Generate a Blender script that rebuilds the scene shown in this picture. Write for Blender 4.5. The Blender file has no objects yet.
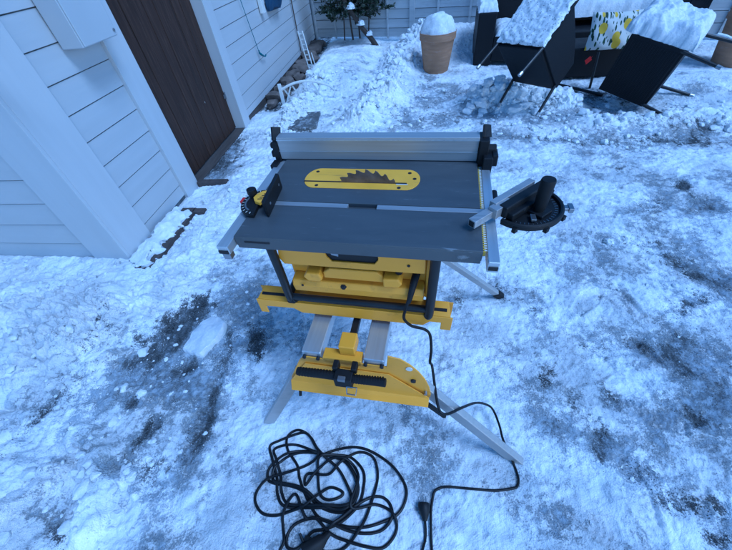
import bpy, bmesh, math, random
import numpy as np
from mathutils import Vector, Matrix
R = math.radians
random.seed(7); rng = np.random.default_rng(7)
sc = bpy.context.scene

# ---------------------------------------------------------------- camera
CAM_H = 1.45
PITCH, ROLL, F_PX = 0.80844322, 0.12525353, 335.076166
fwd = Vector((0, math.cos(PITCH), -math.sin(PITCH))); right = Vector((1, 0, 0)); down = fwd.cross(right)
r_ = math.cos(ROLL)*right + math.sin(ROLL)*down
d_ = -math.sin(ROLL)*right + math.cos(ROLL)*down
cam = bpy.data.cameras.new('camera'); camo = bpy.data.objects.new('camera', cam)
sc.collection.objects.link(camo); sc.camera = camo
cam.sensor_fit = 'HORIZONTAL'; cam.sensor_width = 36; cam.lens = F_PX/732*36
cam.clip_start = 0.02; cam.clip_end = 1000
m = Matrix.Identity(4)
for i in range(3):
    m[i][0] = r_[i]; m[i][1] = -d_[i]; m[i][2] = -fwd[i]
m[2][3] = CAM_H
camo.matrix_world = m

# ---------------------------------------------------------------- sky and sun (overcast winter dusk)
SUN_EL, SUN_ROT = R(9), R(150)
w = bpy.data.worlds.new("World"); sc.world = w; w.use_nodes = True
nt = w.node_tree; bg = nt.nodes['Background']
sky = nt.nodes.new('ShaderNodeTexSky'); sky.sky_type = 'NISHITA'; sky.sun_disc = False
sky.sun_elevation = SUN_EL; sky.sun_rotation = SUN_ROT; sky.air_density = 1.0; sky.dust_density = 0.6; sky.ozone_density = 2.5
nt.links.new(sky.outputs[0], bg.inputs[0]); bg.inputs[1].default_value = 0.125
sun = bpy.data.lights.new('sun', 'SUN'); sun.energy = 1.3; sun.angle = R(24); sun.color = (1.0, 0.96, 0.9)
suno = bpy.data.objects.new('sun', sun); sc.collection.objects.link(suno)
suno.location = (0, 0, 6)
sd = Vector((0.42, -0.30, 0.85))     # toward the bright part of the cloud
suno.rotation_euler = sd.to_track_quat('Z', 'Y').to_euler()
sc.view_settings.view_transform = 'Standard'; sc.view_settings.look = 'None'
sc.view_settings.use_white_balance = True; sc.view_settings.white_balance_temperature = 3880; sc.view_settings.white_balance_tint = 6
sc.view_settings.gamma = 1; sc.view_settings.exposure = 0.62; sc.view_settings.use_curve_mapping = False
sc.render.engine = 'CYCLES'

# ---------------------------------------------------------------- noise (numpy)
_P = rng.permutation(4096)
_G = rng.normal(size=(4096, 2)); _G /= np.linalg.norm(_G, axis=1)[:, None]
def perlin(x, y, seed=0):
    xi = np.floor(x).astype(np.int64); yi = np.floor(y).astype(np.int64)
    fx = x-xi; fy = y-yi
    u = fx*fx*fx*(fx*(fx*6-15)+10); v = fy*fy*fy*(fy*(fy*6-15)+10)
    def g(i, j, dx, dy):
        k = _P[(_P[(i+seed*37) & 4095]+j) & 4095]
        return _G[k, 0]*dx+_G[k, 1]*dy
    a = g(xi, yi, fx, fy); b = g(xi+1, yi, fx-1, fy); c = g(xi, yi+1, fx, fy-1); d = g(xi+1, yi+1, fx-1, fy-1)
    return (a*(1-u)+b*u)*(1-v)+(c*(1-u)+d*u)*v
def fbm(x, y, o=4, seed=0, gain=.5):
    s = 0; a = 1
    for k in range(o):
        s = s+a*perlin(x*2**k, y*2**k, seed+k*5); a *= gain
    return s
def billow(x, y, o=3, seed=0):
    s = 0; a = 1
    for k in range(o):
        s = s+a*np.sqrt(np.abs(perlin(x*2**k, y*2**k, seed+k*5))+1e-6); a *= .45
    return s

# ---------------------------------------------------------------- materials
def mat(name, col, rough=.6, metal=0, var=.12, scale=12, bump=0, bscale=60, stretch=(1, 1, 1), spec=.5, col2=None, c2=(.5, .6), coat=0):
    mt = bpy.data.materials.new(name); mt.use_nodes = True; n = mt.node_tree; L = n.links
    b = n.nodes['Principled BSDF']; b.inputs['Roughness'].default_value = rough; b.inputs['Metallic'].default_value = metal
    b.inputs['Specular IOR Level'].default_value = spec; b.inputs['Coat Weight'].default_value = coat
    tc = n.nodes.new('ShaderNodeTexCoord'); mp = n.nodes.new('ShaderNodeMapping'); mp.inputs['Scale'].default_value = stretch
    L.new(tc.outputs['Object'], mp.inputs[0])
    nz = n.nodes.new('ShaderNodeTexNoise'); nz.inputs['Scale'].default_value = scale; nz.inputs['Detail'].default_value = 6
    L.new(mp.outputs[0], nz.inputs['Vector'])
    rp = n.nodes.new('ShaderNodeValToRGB'); rp.color_ramp.elements[0].position = .3; rp.color_ramp.elements[1].position = .7
    rp.color_ramp.elements[0].color = tuple(c*(1-var) for c in col)+(1,); rp.color_ramp.elements[1].color = tuple(min(1, c*(1+var)) for c in col)+(1,)
    L.new(nz.outputs[0], rp.inputs[0]); out = rp.outputs[0]
    if col2:
        n2 = n.nodes.new('ShaderNodeTexNoise'); n2.inputs['Scale'].default_value = scale*2.3; n2.inputs['Detail'].default_value = 9; n2.inputs['Roughness'].default_value = .7
        L.new(mp.outputs[0], n2.inputs['Vector'])
        mr = n.nodes.new('ShaderNodeMapRange'); mr.inputs['From Min'].default_value = c2[0]; mr.inputs['From Max'].default_value = c2[1]
        L.new(n2.outputs[0], mr.inputs[0])
        mx = n.nodes.new('ShaderNodeMix'); mx.data_type = 'RGBA'; L.new(mr.outputs[0], mx.inputs[0]); L.new(out, mx.inputs[6]); mx.inputs[7].default_value = col2+(1,); out = mx.outputs[2]
    L.new(out, b.inputs['Base Color'])
    rr = n.nodes.new('ShaderNodeMapRange'); rr.inputs['To Min'].default_value = max(0, rough-.1); rr.inputs['To Max'].default_value = min(1, rough+.12)
    L.new(nz.outputs[0], rr.inputs[0]); L.new(rr.outputs[0], b.inputs['Roughness'])
    if bump:
        n3 = n.nodes.new('ShaderNodeTexNoise'); n3.inputs['Scale'].default_value = bscale; n3.inputs['Detail'].default_value = 5
        L.new(mp.outputs[0], n3.inputs['Vector'])
        bp = n.nodes.new('ShaderNodeBump'); bp.inputs['Strength'].default_value = 1; bp.inputs['Distance'].default_value = bump
        L.new(n3.outputs[0], bp.inputs['Height']); L.new(bp.outputs[0], b.inputs['Normal'])
    return mt
M = dict(
 white=mat('white_paint', (.43, .45, .47), .55, var=.04, scale=4, bump=.0006, bscale=40, stretch=(1, .25, 4), col2=(.42, .43, .43), c2=(.66, .8)),
 trim=mat('white_trim', (.47, .49, .51), .5, var=.03, scale=5, bump=.0004, bscale=50, stretch=(4, 4, .3), col2=(.45, .46, .46), c2=(.68, .8)),
 fence=mat('fence_paint', (.46, .48, .50), .7, var=.15, scale=3, bump=.001, bscale=40, stretch=(.3, 1, 4), col2=(.22, .24, .25), c2=(.55, .75)),
 door=mat('brown_door', (.034, .020, .014), .55, var=.35, scale=7, bump=.0008, bscale=50, stretch=(6, 6, .4), spec=.25),
 wood=mat('old_wood', (.06, .05, .045), .8, var=.3, scale=10, bump=.002, bscale=40, stretch=(4, .5, 4)),
 stone=mat('stone', (.12, .10, .085), .85, var=.4, scale=9, bump=.004, bscale=25),
 table=mat('grey_table', (.072, .078, .084), .42, var=.10, scale=6, stretch=(1, 6, 1), bump=.00015, bscale=220, col2=(.12, .13, .14), c2=(.60, .80)),
 yellow=mat('yellow_paint', (.70, .35, .012), .42, var=.07, scale=6, bump=.0002, bscale=150, col2=(.35, .2, .03), c2=(.66, .8)),
 insert=mat('yellow_insert', (.78, .44, .025), .5, var=.08, scale=14, col2=(.5, .36, .08), c2=(.62, .8)),
 black=mat('black_plastic', (.006, .0065, .008), .55, var=.25, scale=20, bump=.0003, bscale=200, spec=.35),
 tube=mat('black_tube', (.007, .008, .010), .45, var=.2, scale=20),
 alu=mat('aluminium', (.46, .455, .45), .50, .7, var=.06, scale=9, stretch=(.4, 14, 14), bump=.00008, bscale=80),
 aluv=mat('aluminium_rail', (.55, .58, .61), .4, .7, var=.06, scale=9, stretch=(14, .4, 14)),
 steel=mat('worn_steel', (.15, .125, .11), .5, .6, var=.4, scale=30, col2=(.17, .13, .10), c2=(.5, .7)),
 bolt=mat('bolt_steel', (.35, .36, .38), .35, .9),
 rubber=mat('rubber', (.008, .008, .009), .6, spec=.3),
 cable=mat('cable_rubber', (.006, .0065, .008), .5, var=.2, spec=.3),
 slot=mat('dark_slot', (.012, .012, .014), .7),
 scale=mat('scale_white', (.6, .6, .55), .6),
 rattan=mat('black_rattan', (.005, .006, .009), .55, var=.3, scale=30, bump=.002, bscale=90, stretch=(1, 1, 6), spec=.25),
 terracotta=mat('terracotta', (.33, .20, .11), .8, var=.2, scale=5, stretch=(1, 1, 5), bump=.001, bscale=30, col2=(.38, .27, .2), c2=(.55, .72)),
 blue=mat('blue_fabric', (.02, .05, .115), .85, var=.2, scale=12, bump=.002, bscale=60),
 cord=mat('teal_cord', (.03, .12, .16), .8),
 plastic=mat('white_plastic', (.62, .64, .63), .45, var=.06),
 bark=mat('bark', (.05, .04, .032), .9, var=.35, scale=14, bump=.003, bscale=40),
 leaf=mat('evergreen_leaf', (.016, .03, .016), .45, var=.5, scale=20),
 gap_shade=mat('gap_shade_tone', (.11, .12, .13), .9, var=.4),  # dark colour painted in for the shadow between boards
 red=mat('red_plastic', (.5, .02, .02), .5),
 slab=mat('grey_slab', (.09, .095, .1), .6, var=.3, scale=12, bump=.003, bscale=30, col2=(.4, .43, .47), c2=(.5, .65)),
 grey=mat('cabinet_grey', (.42, .445, .47), .4, var=.03, scale=3, bump=.0002, bscale=30),
)
def wear(name, col, scale, stretch, lo, hi, amt=.8, rough=None):
    n = M[name].node_tree; L = n.links; b = n.nodes['Principled BSDF']; src = b.inputs['Base Color'].links[0].from_socket
    tc = n.nodes.new('ShaderNodeTexCoord'); mp = n.nodes.new('ShaderNodeMapping'); mp.inputs['Scale'].default_value = stretch; L.new(tc.outputs['Object'], mp.inputs[0])
    nz = n.nodes.new('ShaderNodeTexNoise'); nz.inputs['Scale'].default_value = scale; nz.inputs['Detail'].default_value = 8; nz.inputs['Roughness'].default_value = .65; L.new(mp.outputs[0], nz.inputs['Vector'])
    mr = n.nodes.new('ShaderNodeMapRange'); mr.inputs['From Min'].default_value = lo; mr.inputs['From Max'].default_value = hi; mr.inputs['To Max'].default_value = amt; L.new(nz.outputs[0], mr.inputs[0])
    mx = n.nodes.new('ShaderNodeMix'); mx.data_type = 'RGBA'; L.new(mr.outputs[0], mx.inputs[0]); L.new(src, mx.inputs[6]); mx.inputs[7].default_value = col+(1,); L.new(mx.outputs[2], b.inputs['Base Color'])
wear('table', (.30, .32, .34), 9, (1, 14, 1), .665, .70, .55)      # long scratches
wear('table', (.45, .47, .49), 60, (1, 1, 1), .735, .76, .9)        # chips and flecks
wear('table', (.035, .04, .045), 3.2, (1, 1.5, 1), .54, .70, .6)    # damp stains
wear('yellow', (.16, .09, .02), 11, (1, 1, 1), .60, .78, .6)
wear('yellow', (.09, .06, .03), 70, (1, 1, 1), .68, .74, .7)
wear('insert', (.30, .20, .05), 22, (.4, 3, 1), .60, .72, .5)
wear('alu', (.20, .20, .20), 7, (.3, 5, 5), .58, .75, .5)
wear('aluv', (.22, .22, .22), 12, (3, .4, 3), .60, .75, .5)
wear('black', (.10, .11, .12), 60, (1, 1, 1), .66, .74, .6)
wear('rattan', (.06, .07, .09), 50, (1, 1, 1), .70, .76, .8)
wear('tube', (.07, .08, .09), 40, (1, 1, 1), .66, .76, .5)
wear('white', (.30, .29, .27), 7, (1, .5, 2), .64, .80, .35)
wear('trim', (.36, .35, .33), 11, (2, 2, .6), .64, .78, .4)
wear('door', (.11, .07, .05), 9, (9, 9, .5), .52, .75, .6)
def snow_mat(name, dots=False):
    mt = bpy.data.materials.new(name); mt.use_nodes = True; n = mt.node_tree; L = n.links
    b = n.nodes['Principled BSDF']; b.inputs['Roughness'].default_value = .7; b.inputs['Specular IOR Level'].default_value = .3
    tc = n.nodes.new('ShaderNodeTexCoord')
    nz = n.nodes.new('ShaderNodeTexNoise'); nz.inputs['Scale'].default_value = 18; nz.inputs['Detail'].default_value = 8; nz.inputs['Roughness'].default_value = .65
    L.new(tc.outputs['Object'], nz.inputs['Vector'])
    rp = n.nodes.new('ShaderNodeValToRGB'); rp.color_ramp.elements[0].color = (.68, .72, .77, 1); rp.color_ramp.elements[1].color = (.86, .88, .90, 1)
    rp.color_ramp.elements[0].position = .3; rp.color_ramp.elements[1].position = .65
    L.new(nz.outputs[0], rp.inputs[0]); out = rp.outputs[0]
    if dots:
        vo = n.nodes.new('ShaderNodeTexVoronoi'); vo.inputs['Scale'].default_value = 48; L.new(tc.outputs['Object'], vo.inputs['Vector'])
        mr = n.nodes.new('ShaderNodeMapRange'); mr.inputs['From Min'].default_value = .12; mr.inputs['From Max'].default_value = .3; L.new(vo.outputs['Distance'], mr.inputs[0])
        mx = n.nodes.new('ShaderNodeMix'); mx.data_type = 'RGBA'; L.new(mr.outputs[0], mx.inputs[0]); mx.inputs[6].default_value = (.25, .28, .33, 1); L.new(out, mx.inputs[7]); out = mx.outputs[2]
    L.new(out, b.inputs['Base Color'])
    n3 = n.nodes.new('ShaderNodeTexNoise'); n3.inputs['Scale'].default_value = 70; n3.inputs['Detail'].default_value = 6; n3.inputs['Roughness'].default_value = .7
    L.new(tc.outputs['Object'], n3.inputs['Vector'])
    bp = n.nodes.new('ShaderNodeBump'); bp.inputs['Strength'].default_value = 1; bp.inputs['Distance'].default_value = .008
    L.new(n3.outputs[0], bp.inputs['Height']); L.new(bp.outputs[0], b.inputs['Normal'])
    return mt
M['snow'] = snow_mat('fresh_snow'); M['snowdots'] = snow_mat('dripped_snow', True)

# ---------------------------------------------------------------- mesh helpers
def V(*a): return Vector(a)
class MB:
    def __init__(s): s.v = []; s.f = []
    def add(s, vs, fs):
        k = len(s.v); s.v += [Vector(p) for p in vs]; s.f += [tuple(i+k for i in f) for f in fs]; return s
    def box(s, x0, x1, y0, y1, z0, z1):
        vs = [(x, y, z) for x in (x0, x1) for y in (y0, y1) for z in (z0, z1)]
        return s.add(vs, [(0, 1, 3, 2), (4, 6, 7, 5), (0, 4, 5, 1), (2, 3, 7, 6), (0, 2, 6, 4), (1, 5, 7, 3)])
    def obox(s, c, ax, ay, az):   # centre and three half-axis vectors
        c, ax, ay, az = map(Vector, (c, ax, ay, az))
        vs = [c+i*ax+j*ay+k*az for i in (-1, 1) for j in (-1, 1) for k in (-1, 1)]
        return s.add(vs, [(0, 1, 3, 2), (4, 6, 7, 5), (0, 4, 5, 1), (2, 3, 7, 6), (0, 2, 6, 4), (1, 5, 7, 3)])
    def bar(s, p, q, w, h, up=(0, 0, 1)):
        p = Vector(p); q = Vector(q); d = (q-p); ax = d/2; dn = d.normalized(); sd_ = dn.cross(Vector(up)).normalized(); u = sd_.cross(dn).normalized()
        return s.obox((p+q)/2, ax, sd_*w/2, u*h/2)
    def prism(s, poly, ext):
        n = len(poly); ext = Vector(ext); a = [Vector(p) for p in poly]; b = [p+ext for p in a]
        fs = [tuple(range(n-1, -1, -1)), tuple(range(n, 2*n))]+[(i, (i+1) % n, n+(i+1) % n, n+i) for i in range(n)]
        return s.add(a+b, fs)
    def tube(s, pts, r, n=8, cap=True):
        pts = [Vector(p) for p in pts]; N = len(pts); rr = r if isinstance(r, (list, tuple)) else [r]*N
        t = (pts[1]-pts[0]).normalized(); ref = Vector((0, 0, 1)) if abs(t.z) < .9 else Vector((1, 0, 0))
        u = t.cross(ref).normalized(); vs = []
        for i, p in enumerate(pts):
            t = (pts[min(i+1, N-1)]-pts[max(i-1, 0)]).normalized()
            u = (u-t*u.dot(t)).normalized(); v_ = t.cross(u)
            for k in range(n):
                a = 2*math.pi*k/n; vs.append(p+(u*math.cos(a)+v_*math.sin(a))*rr[i])
        fs = [(i*n+k, i*n+(k+1) % n, (i+1)*n+(k+1) % n, (i+1)*n+k) for i in range(N-1) for k in range(n)]
        if cap: fs += [tuple(range(n-1, -1, -1)), tuple((N-1)*n+k for k in range(n))]
        return s.add(vs, fs)
    def cyl(s, p, q, r, n=16, r2=None): return s.tube([p, q], [r, r if r2 is None else r2], n)
    def lathe(s, prof, c, n=40):
        vs = []; N = len(prof)
        for (r, z) in prof:
            for k in range(n):
                a = 2*math.pi*k/n; vs.append((c[0]+r*math.cos(a), c[1]+r*math.sin(a), c[2]+z))
        fs = [(i*n+k, i*n+(k+1) % n, (i+1)*n+(k+1) % n, (i+1)*n+k) for i in range(N-1) for k in range(n)]
        fs += [tuple(range(n-1, -1, -1)), tuple((N-1)*n+k for k in range(n))]
        return s.add(vs, fs)
    def build(s, name, mt, parent=None, shift=(0, 0, 0), smooth=False, bevel=0, seg=2):
        me = bpy.data.meshes.new(name); sh = Vector(shift)
        me.from_pydata([tuple(p-sh) for p in s.v], [], s.f); me.materials.append(M[mt] if isinstance(mt, str) else mt)
        bm = bmesh.new(); bm.from_mesh(me); bmesh.ops.recalc_face_normals(bm, faces=bm.faces); bm.to_mesh(me); bm.free()
        if smooth:
            for p in me.polygons: p.use_smooth = True
            try: me.set_sharp_from_angle(angle=R(42))
            except Exception: pass
        o = bpy.data.objects.new(name, me); sc.collection.objects.link(o)
        if parent: o.parent = parent
        if bevel:
            b = o.modifiers.new('bevel', 'BEVEL'); b.width = bevel; b.segments = seg; b.limit_method = 'ANGLE'; b.angle_limit = R(40)
        return o
def tag(o, label=None, cat=None, group=None, kind=None):
    for k, v in (('label', label), ('category', cat), ('group', group), ('kind', kind)):
        if v: o[k] = v
    return o
def root(name, loc, rz, label, cat, group=None):
    o = bpy.data.objects.new(name, None); sc.collection.objects.link(o); o.location = loc; o.rotation_euler = (0, 0, rz); o.empty_display_size = .1
    return tag(o, label, cat, group)
def catmull(P, n=6, closed=False):
    P = [Vector(p) for p in P]; out = []; N = len(P)
    for i in range(N-1):
        a, b, c, d = P[max(i-1, 0)], P[i], P[i+1], P[min(i+2, N-1)]
        for k in range(n):
            t = k/n; out.append(.5*((2*b)+(c-a)*t+(2*a-5*b+4*c-d)*t*t+(3*b-a-3*c+d)*t**3))
    out.append(P[-1]); return out
def snow_patch(name, q, t, up=(0, 0, 1), n=(40, 40), mt='snow', parent=None, noise=.3, edge=.16, label=None, seed=1, freq=9, group=None, hang=0.0, cat='snow', jamp=.018):
    """a pad of snow lying on the quad q (four corners), thickness t, rounded rim, lumpy top"""
    q = [Vector(p) for p in q]; up = Vector(up).normalized(); nx, ny = n; sh = sum(q, Vector())/4
    U, W_ = np.meshgrid(np.linspace(0, 1, nx), np.linspace(0, 1, ny), indexing='ij')
    wob = .03*fbm(U*5+seed, W_*5, 3, seed)
    Q = [np.array(p) for p in q]
    P = ((1-U)*(1-W_))[..., None]*Q[0]+(U*(1-W_))[..., None]*Q[1]+(U*W_)[..., None]*Q[2]+((1-U)*W_)[..., None]*Q[3]
    e = np.minimum(np.minimum(U, 1-U), np.minimum(W_, 1-W_))
    h = np.clip((e+wob*np.clip(e*20, 0, 1))/edge, 0, 1); h = np.sqrt(np.clip(1-(1-h)**2, 0, 1))
    L1 = (q[1]-q[0]).length; L2 = (q[3]-q[0]).length
    h = h*(1+noise*1.6*fbm(U*L1*freq+seed*3, W_*L2*freq, 4, seed+2))
    h = np.maximum(h, 0)
    ctr = np.array(sum(q, Vector())/4)
    jit = .05*fbm(U*L1*14+9, W_*L2*14+seed, 3, seed+11)*np.clip(1-e*6, 0, 1)
    P = P+(P-ctr)*jit[..., None]*.5
    ew = np.clip(1-e*5, 0, 1); P[..., 0] += jamp*fbm(U*L1*16+seed, W_*L2*16, 4, seed+21)*ew; P[..., 1] += jamp*fbm(U*L1*16, W_*L2*16+seed, 4, seed+31)*ew
    T = P+np.array(up)*(h*t)[..., None]
    if hang: T[..., 2] -= hang*np.clip(1-e*12, 0, 1)
    B = P-np.array(up)*(.004+hang)
    mb = MB(); vs = [Vector(p) for p in T.reshape(-1, 3)]+[Vector(p) for p in B.reshape(-1, 3)]
    K = nx*ny; fs = []
    for i in range(nx-1):
        for j in range(ny-1):
            a = i*ny+j; fs.append((a, a+ny, a+ny+1, a+1)); fs.append((K+a, K+a+1, K+a+ny+1, K+a+ny))
    rim = [i*ny for i in range(nx)]+[(nx-1)*ny+j for j in range(1, ny)]+[i*ny+ny-1 for i in range(nx-2, -1, -1)]+[j for j in range(ny-2, 0, -1)]
    for k in range(len(rim)):
        a, b = rim[k], rim[(k+1) % len(rim)]; fs.append((a, K+a, K+b, b))
    mb.add(vs, fs); o = mb.build(name, mt, parent, shift=sh if parent is None else (0, 0, 0), smooth=True)
    if parent is None: o.location = sh
    if label: tag(o, label, cat, group)
    return o
def snow_dome(name, c, r, h, label, seed=1, n=36, nr=18, squash=1.0, power=2.4, lump=.14, cat='snow', group=None, mt='snow'):
    vs = []; fs = []
    ang = np.linspace(0, 2*np.pi, n, endpoint=False)
    for i in range(nr+1):
        t = i/nr; rad = math.sin(t*math.pi/2)**.9
        for k, a in enumerate(ang):
            x = math.cos(a)*rad; y = math.sin(a)*rad
            z = (1-rad**power)**.6 if rad < 1 else 0
            f = 1+lump*1.8*float(fbm(np.array([x*2.2+seed*7]), np.array([y*2.2+z*1.5]), 4, seed)[0])
            vs.append((x*r*f, y*r*f*squash, z*h*f))
    for i in range(nr):
        for k in range(n): fs.append((i*n+k, i*n+(k+1) % n, (i+1)*n+(k+1) % n, (i+1)*n+k))
    vs.append((0, 0, -.01)); K = len(vs)-1
    for k in range(n): fs.append((nr*n+k, nr*n+(k+1) % n, K))
    o = MB().add(vs, fs).build(name, mt, None, smooth=True); o.location = c; tag(o, label, cat, group)
    bmd = bmesh.new(); bmd.from_mesh(o.data); bmesh.ops.remove_doubles(bmd, verts=bmd.verts, dist=1e-4); bmd.to_mesh(o.data); bmd.free()
    return o

# ================================================================ GROUND
SHED = np.array([-1.5603, 1.7795]); YS = 0.20141866
def to_us(x, y):
    dx = x-SHED[0]; dy = y-SHED[1]
    return dx*math.cos(YS)-dy*math.sin(YS), dx*math.sin(YS)+dy*math.cos(YS)
def us(u, s, z=0):
    return V(SHED[0]+u*math.cos(YS)+s*math.sin(YS), SHED[1]-u*math.sin(YS)+s*math.cos(YS), z)
GRIT=[(-1.053, 1.25, 0.125, 0.088, 0.088, -0.125, 0.9), (-1.594, 1.402, 0.081, 0.006, 0.034, -0.059, 1.0), (-0.614, 0.988, 0.053, -0.028, -0.022, -0.121, 1.0), (-1.173, 0.758, 0.04, -0.005, 0.014, -0.035, 1.3), (-0.995, 0.888, 0.121, 0.035, 0.027, -0.044, 0.9), (-0.776, 0.717, 0.029, -0.013, -0.015, -0.161, 0.75), (-0.742, 0.976, 0.053, -0.033, -0.036, -0.156, 0.6), (-1.549, 0.841, 0.105, 0.102, 0.065, -0.058, 0.45), (-1.576, 0.68, 0.022, -0.013, -0.041, -0.168, 1.0), (-1.527, 1.218, 0.096, 0.132, 0.038, -0.038, 0.8), (-1.057, 0.576, 0.027, -0.019, -0.085, -0.147, 0.8), (-1.08, 1.151, 0.047, -0.041, -0.096, -0.215, 0.7), (-1.297, 0.94, 0.208, 0.138, 0.024, -0.027, 0.7), (-1.242, 0.276, 0.043, -0.014, 0.004, -0.039, 1.1), (-0.81, 0.547, 0.045, -0.022, -0.022, -0.089, 0.8), (-1.095, 1.027, 0.151, 0.099, 0.091, -0.118, 0.45), (-1.597, 1.13, 0.176, 0.061, 0.074, -0.094, 0.4), (-0.969, 0.45, 0.085, -0.01, 0.022, -0.06, 0.35), (1.215, 0.723, 0.035, -0.037, -0.024, -0.021, 0.8), (0.953, 0.517, 0.031, -0.034, -0.032, -0.026, 0.8), (0.817, 0.355, 0.037, 0.007, -0.011, -0.061, 0.75), (0.898, 0.242, 0.035, -0.033, -0.027, -0.019, 0.6), (1.287, 0.66, 0.054, -0.079, -0.069, -0.052, 0.6), (1.204, 0.403, 0.056, -0.05, -0.028, -0.021, 0.65), (1.389, 0.482, 0.022, -0.016, -0.112, -0.091, 0.6), (1.651, 0.922, 0.127, 0.029, -0.022, -0.046, 0.7), (1.744, 1.214, 0.069, -0.08, -0.081, -0.078, 0.6), (1.954, 1.69, 0.063, -0.042, -0.078, -0.097, 0.6), (2.265, 1.865, 0.06, -0.014, -0.033, -0.045, 0.9), (2.238, 1.628, 0.066, -0.046, -0.077, -0.084, 0.7), (1.817, 1.032, 0.047, -0.053, -0.045, -0.04, 0.7), (2.002, 2.17, 0.08, -0.02, -0.049, -0.08, 0.35), (0.696, 0.426, 0.061, -0.007, -0.018, -0.037, 0.5), (0.745, 1.14, 0.062, -0.01, -0.026, -0.069, 0.5), (0.871, 1.049, 0.08, -0.013, -0.028, -0.064, 0.4), (0.838, 0.1, 0.024, -0.012, -0.054, -0.046, 0.5), (1.015, 0.03, 0.034, -0.017, -0.023, -0.017, 0.7), (0.938, 0.146, 0.029, -0.026, -0.033, -0.022, 0.6), (0.804, 0.515, 0.036, -0.005, -0.038, -0.073, 0.5), (2.554, 2.497, 0.464, -0.231, -0.046, -0.062, 0.9), (3.01, 2.599, 0.186, -0.088, -0.094, -0.115, 0.9), (1.822, 2.705, 0.435, -0.186, -0.027, -0.052, 0.6), (2.031, 2.459, 0.214, -0.058, -0.044, -0.077, 0.4), (1.024, 0.122, 0.045, -0.024, -0.036, -0.028, 0.6), (1.021, 0.724, 0.062, -0.045, -0.058, -0.062, 0.35), (0.744, 0.66, 0.043, -0.006, -0.034, -0.074, 0.4), (1.655, 1.389, 0.094, -0.078, -0.066, -0.077, 0.35), (1.309, 1.364, 0.138, -0.072, -0.074, -0.109, 0.2), (-1.282, 3.052, 0.174, 0.1, 0.077, -0.2, 1.1), (-1.217, 3.57, 0.066, 0.165, 0.108, -0.214, 0.9), (-0.503, 3.658, 0.218, -0.066, 0.01, -0.209, 0.8), (1.163, 4.073, 0.598, -0.39, -0.087, -0.301, 0.3), (1.036, 4.88, 0.245, -0.1, -0.049, -0.24, 0.25), (1.758, 3.956, 0.2, -0.074, -0.076, -0.205, 0.8), (1.919, 3.419, 0.24, -0.152, -0.056, -0.117, 0.7), (2.48, 3.509, 0.302, -0.21, -0.085, -0.146, 0.8), (2.514, 2.972, 0.347, -0.192, -0.063, -0.097, 0.7), (2.656, 2.77, 0.202, -0.096, -0.063, -0.089, 0.6), (0.543, 3.82, 0.264, -0.087, -0.038, -0.25, 0.35), (0.956, 3.466, 0.288, -0.091, -0.036, -0.145, 0.5), (0.098, 0.614, 0.087, -0.011, -0.007, -0.04, 0.4), (0.449, 0.806, 0.139, -0.02, -0.041, -0.132, 0.15), (-0.223, 1.022, 0.074, -0.011, -0.001, -0.063, 0.35), (0.462, 1.115, 0.052, -0.009, -0.019, -0.068, 0.4), (-1.391, 1.164, 0.119, -0.018, 0.018, -0.042, 0.3), (-1.035, 0.636, 0.047, -0.006, 0.013, -0.036, 0.5), (-2.045, 1.228, 0.05, -0.007, 0.029, -0.044, 0.3), (-1.508, 1.117, 0.062, 0.021, 0.05, -0.067, 0.5), (-0.172, 0.433, 0.056, -0.007, -0.001, -0.022, 0.3), (1.301, 3.257, 0.18, -0.056, -0.036, -0.111, 0.4), (1.425, 0.692, 0.053, -0.044, -0.058, -0.051, 0.5), (0.7, 0.248, 0.048, -0.005, -0.02, -0.036, 0.3)]
ICE=[(1.163, 4.073, 0.8, -0.522, -0.158, -0.545, 0.55), (2.333, 2.982, 1.083, -0.588, -0.264, -0.433, 0.65), (2.076, 1.721, 0.311, -0.214, -0.336, -0.4, 0.5), (1.139, 0.607, 0.255, -0.184, -0.293, -0.281, 0.5), (-1.123, 1.031, 0.459, 0.216, 0.195, -0.277, 0.7), (-1.177, 0.769, 0.321, 0.091, 0.221, -0.306, 0.5), (-0.764, 0.625, 0.235, -0.067, 0.014, -0.262, 0.5), (0.86, 0.184, 0.264, -0.028, -0.113, -0.171, 0.3), (1.529, 0.651, 0.202, -0.029, -0.632, -0.764, 0.38), (0.889, 3.192, 1.1, -0.328, -0.064, -0.26, 0.4), (-1.546, 0.593, 0.139, 0.085, 0.282, -0.245, 0.5), (-0.153, 0.836, 0.292, -0.041, -0.01, -0.218, 0.35), (0.419, 0.867, 0.238, -0.035, -0.08, -0.281, 0.2), (-0.747, 1.312, 0.181, -0.029, 0.054, -0.316, 0.4), (-1.305, 3.156, 0.197, 0.25, 0.168, -0.358, 0.9), (0.024, 0.528, 0.167, -0.021, -0.023, -0.164, 0.25), (1.39, 1.348, 0.452, -0.24, -0.222, -0.312, 0.3), (0.707, 0.368, 0.222, -0.026, -0.108, -0.21, 0.3)]

def blob(x, y, c, r, ry=None, a=0):
    ry = ry or r; dx = x-c[0]; dy = y-c[1]; ca, sa = math.cos(a), math.sin(a)
    return np.exp(-(((dx*ca+dy*sa)/r)**2+((-dx*sa+dy*ca)/ry)**2))
def seg(x, y, p, q, w_):
    px, py = q[0]-p[0], q[1]-p[1]; l2 = px*px+py*py
    t = np.clip(((x-p[0])*px+(y-p[1])*py)/l2, 0, 1)
    d2 = (x-p[0]-t*px)**2+(y-p[1]-t*py)**2
    return np.exp(-d2/(w_*w_))
def sst(x, a, b):
    t = np.clip((x-a)/(b-a), 0, 1); return t*t*(3-2*t)
FEET = [(.84, .14, 80), (1.0, .24, 125), (1.14, .22, 60), (1.30, .98, 100), (1.12, 1.0, 35), (1.06, .42, 145), (-.86, .56, 60), (.74, .05, 150), (1.0, 1.6, 30), (1.22, .66, 110), (1.27, .10, 70), (.92, .62, 15)]
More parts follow.
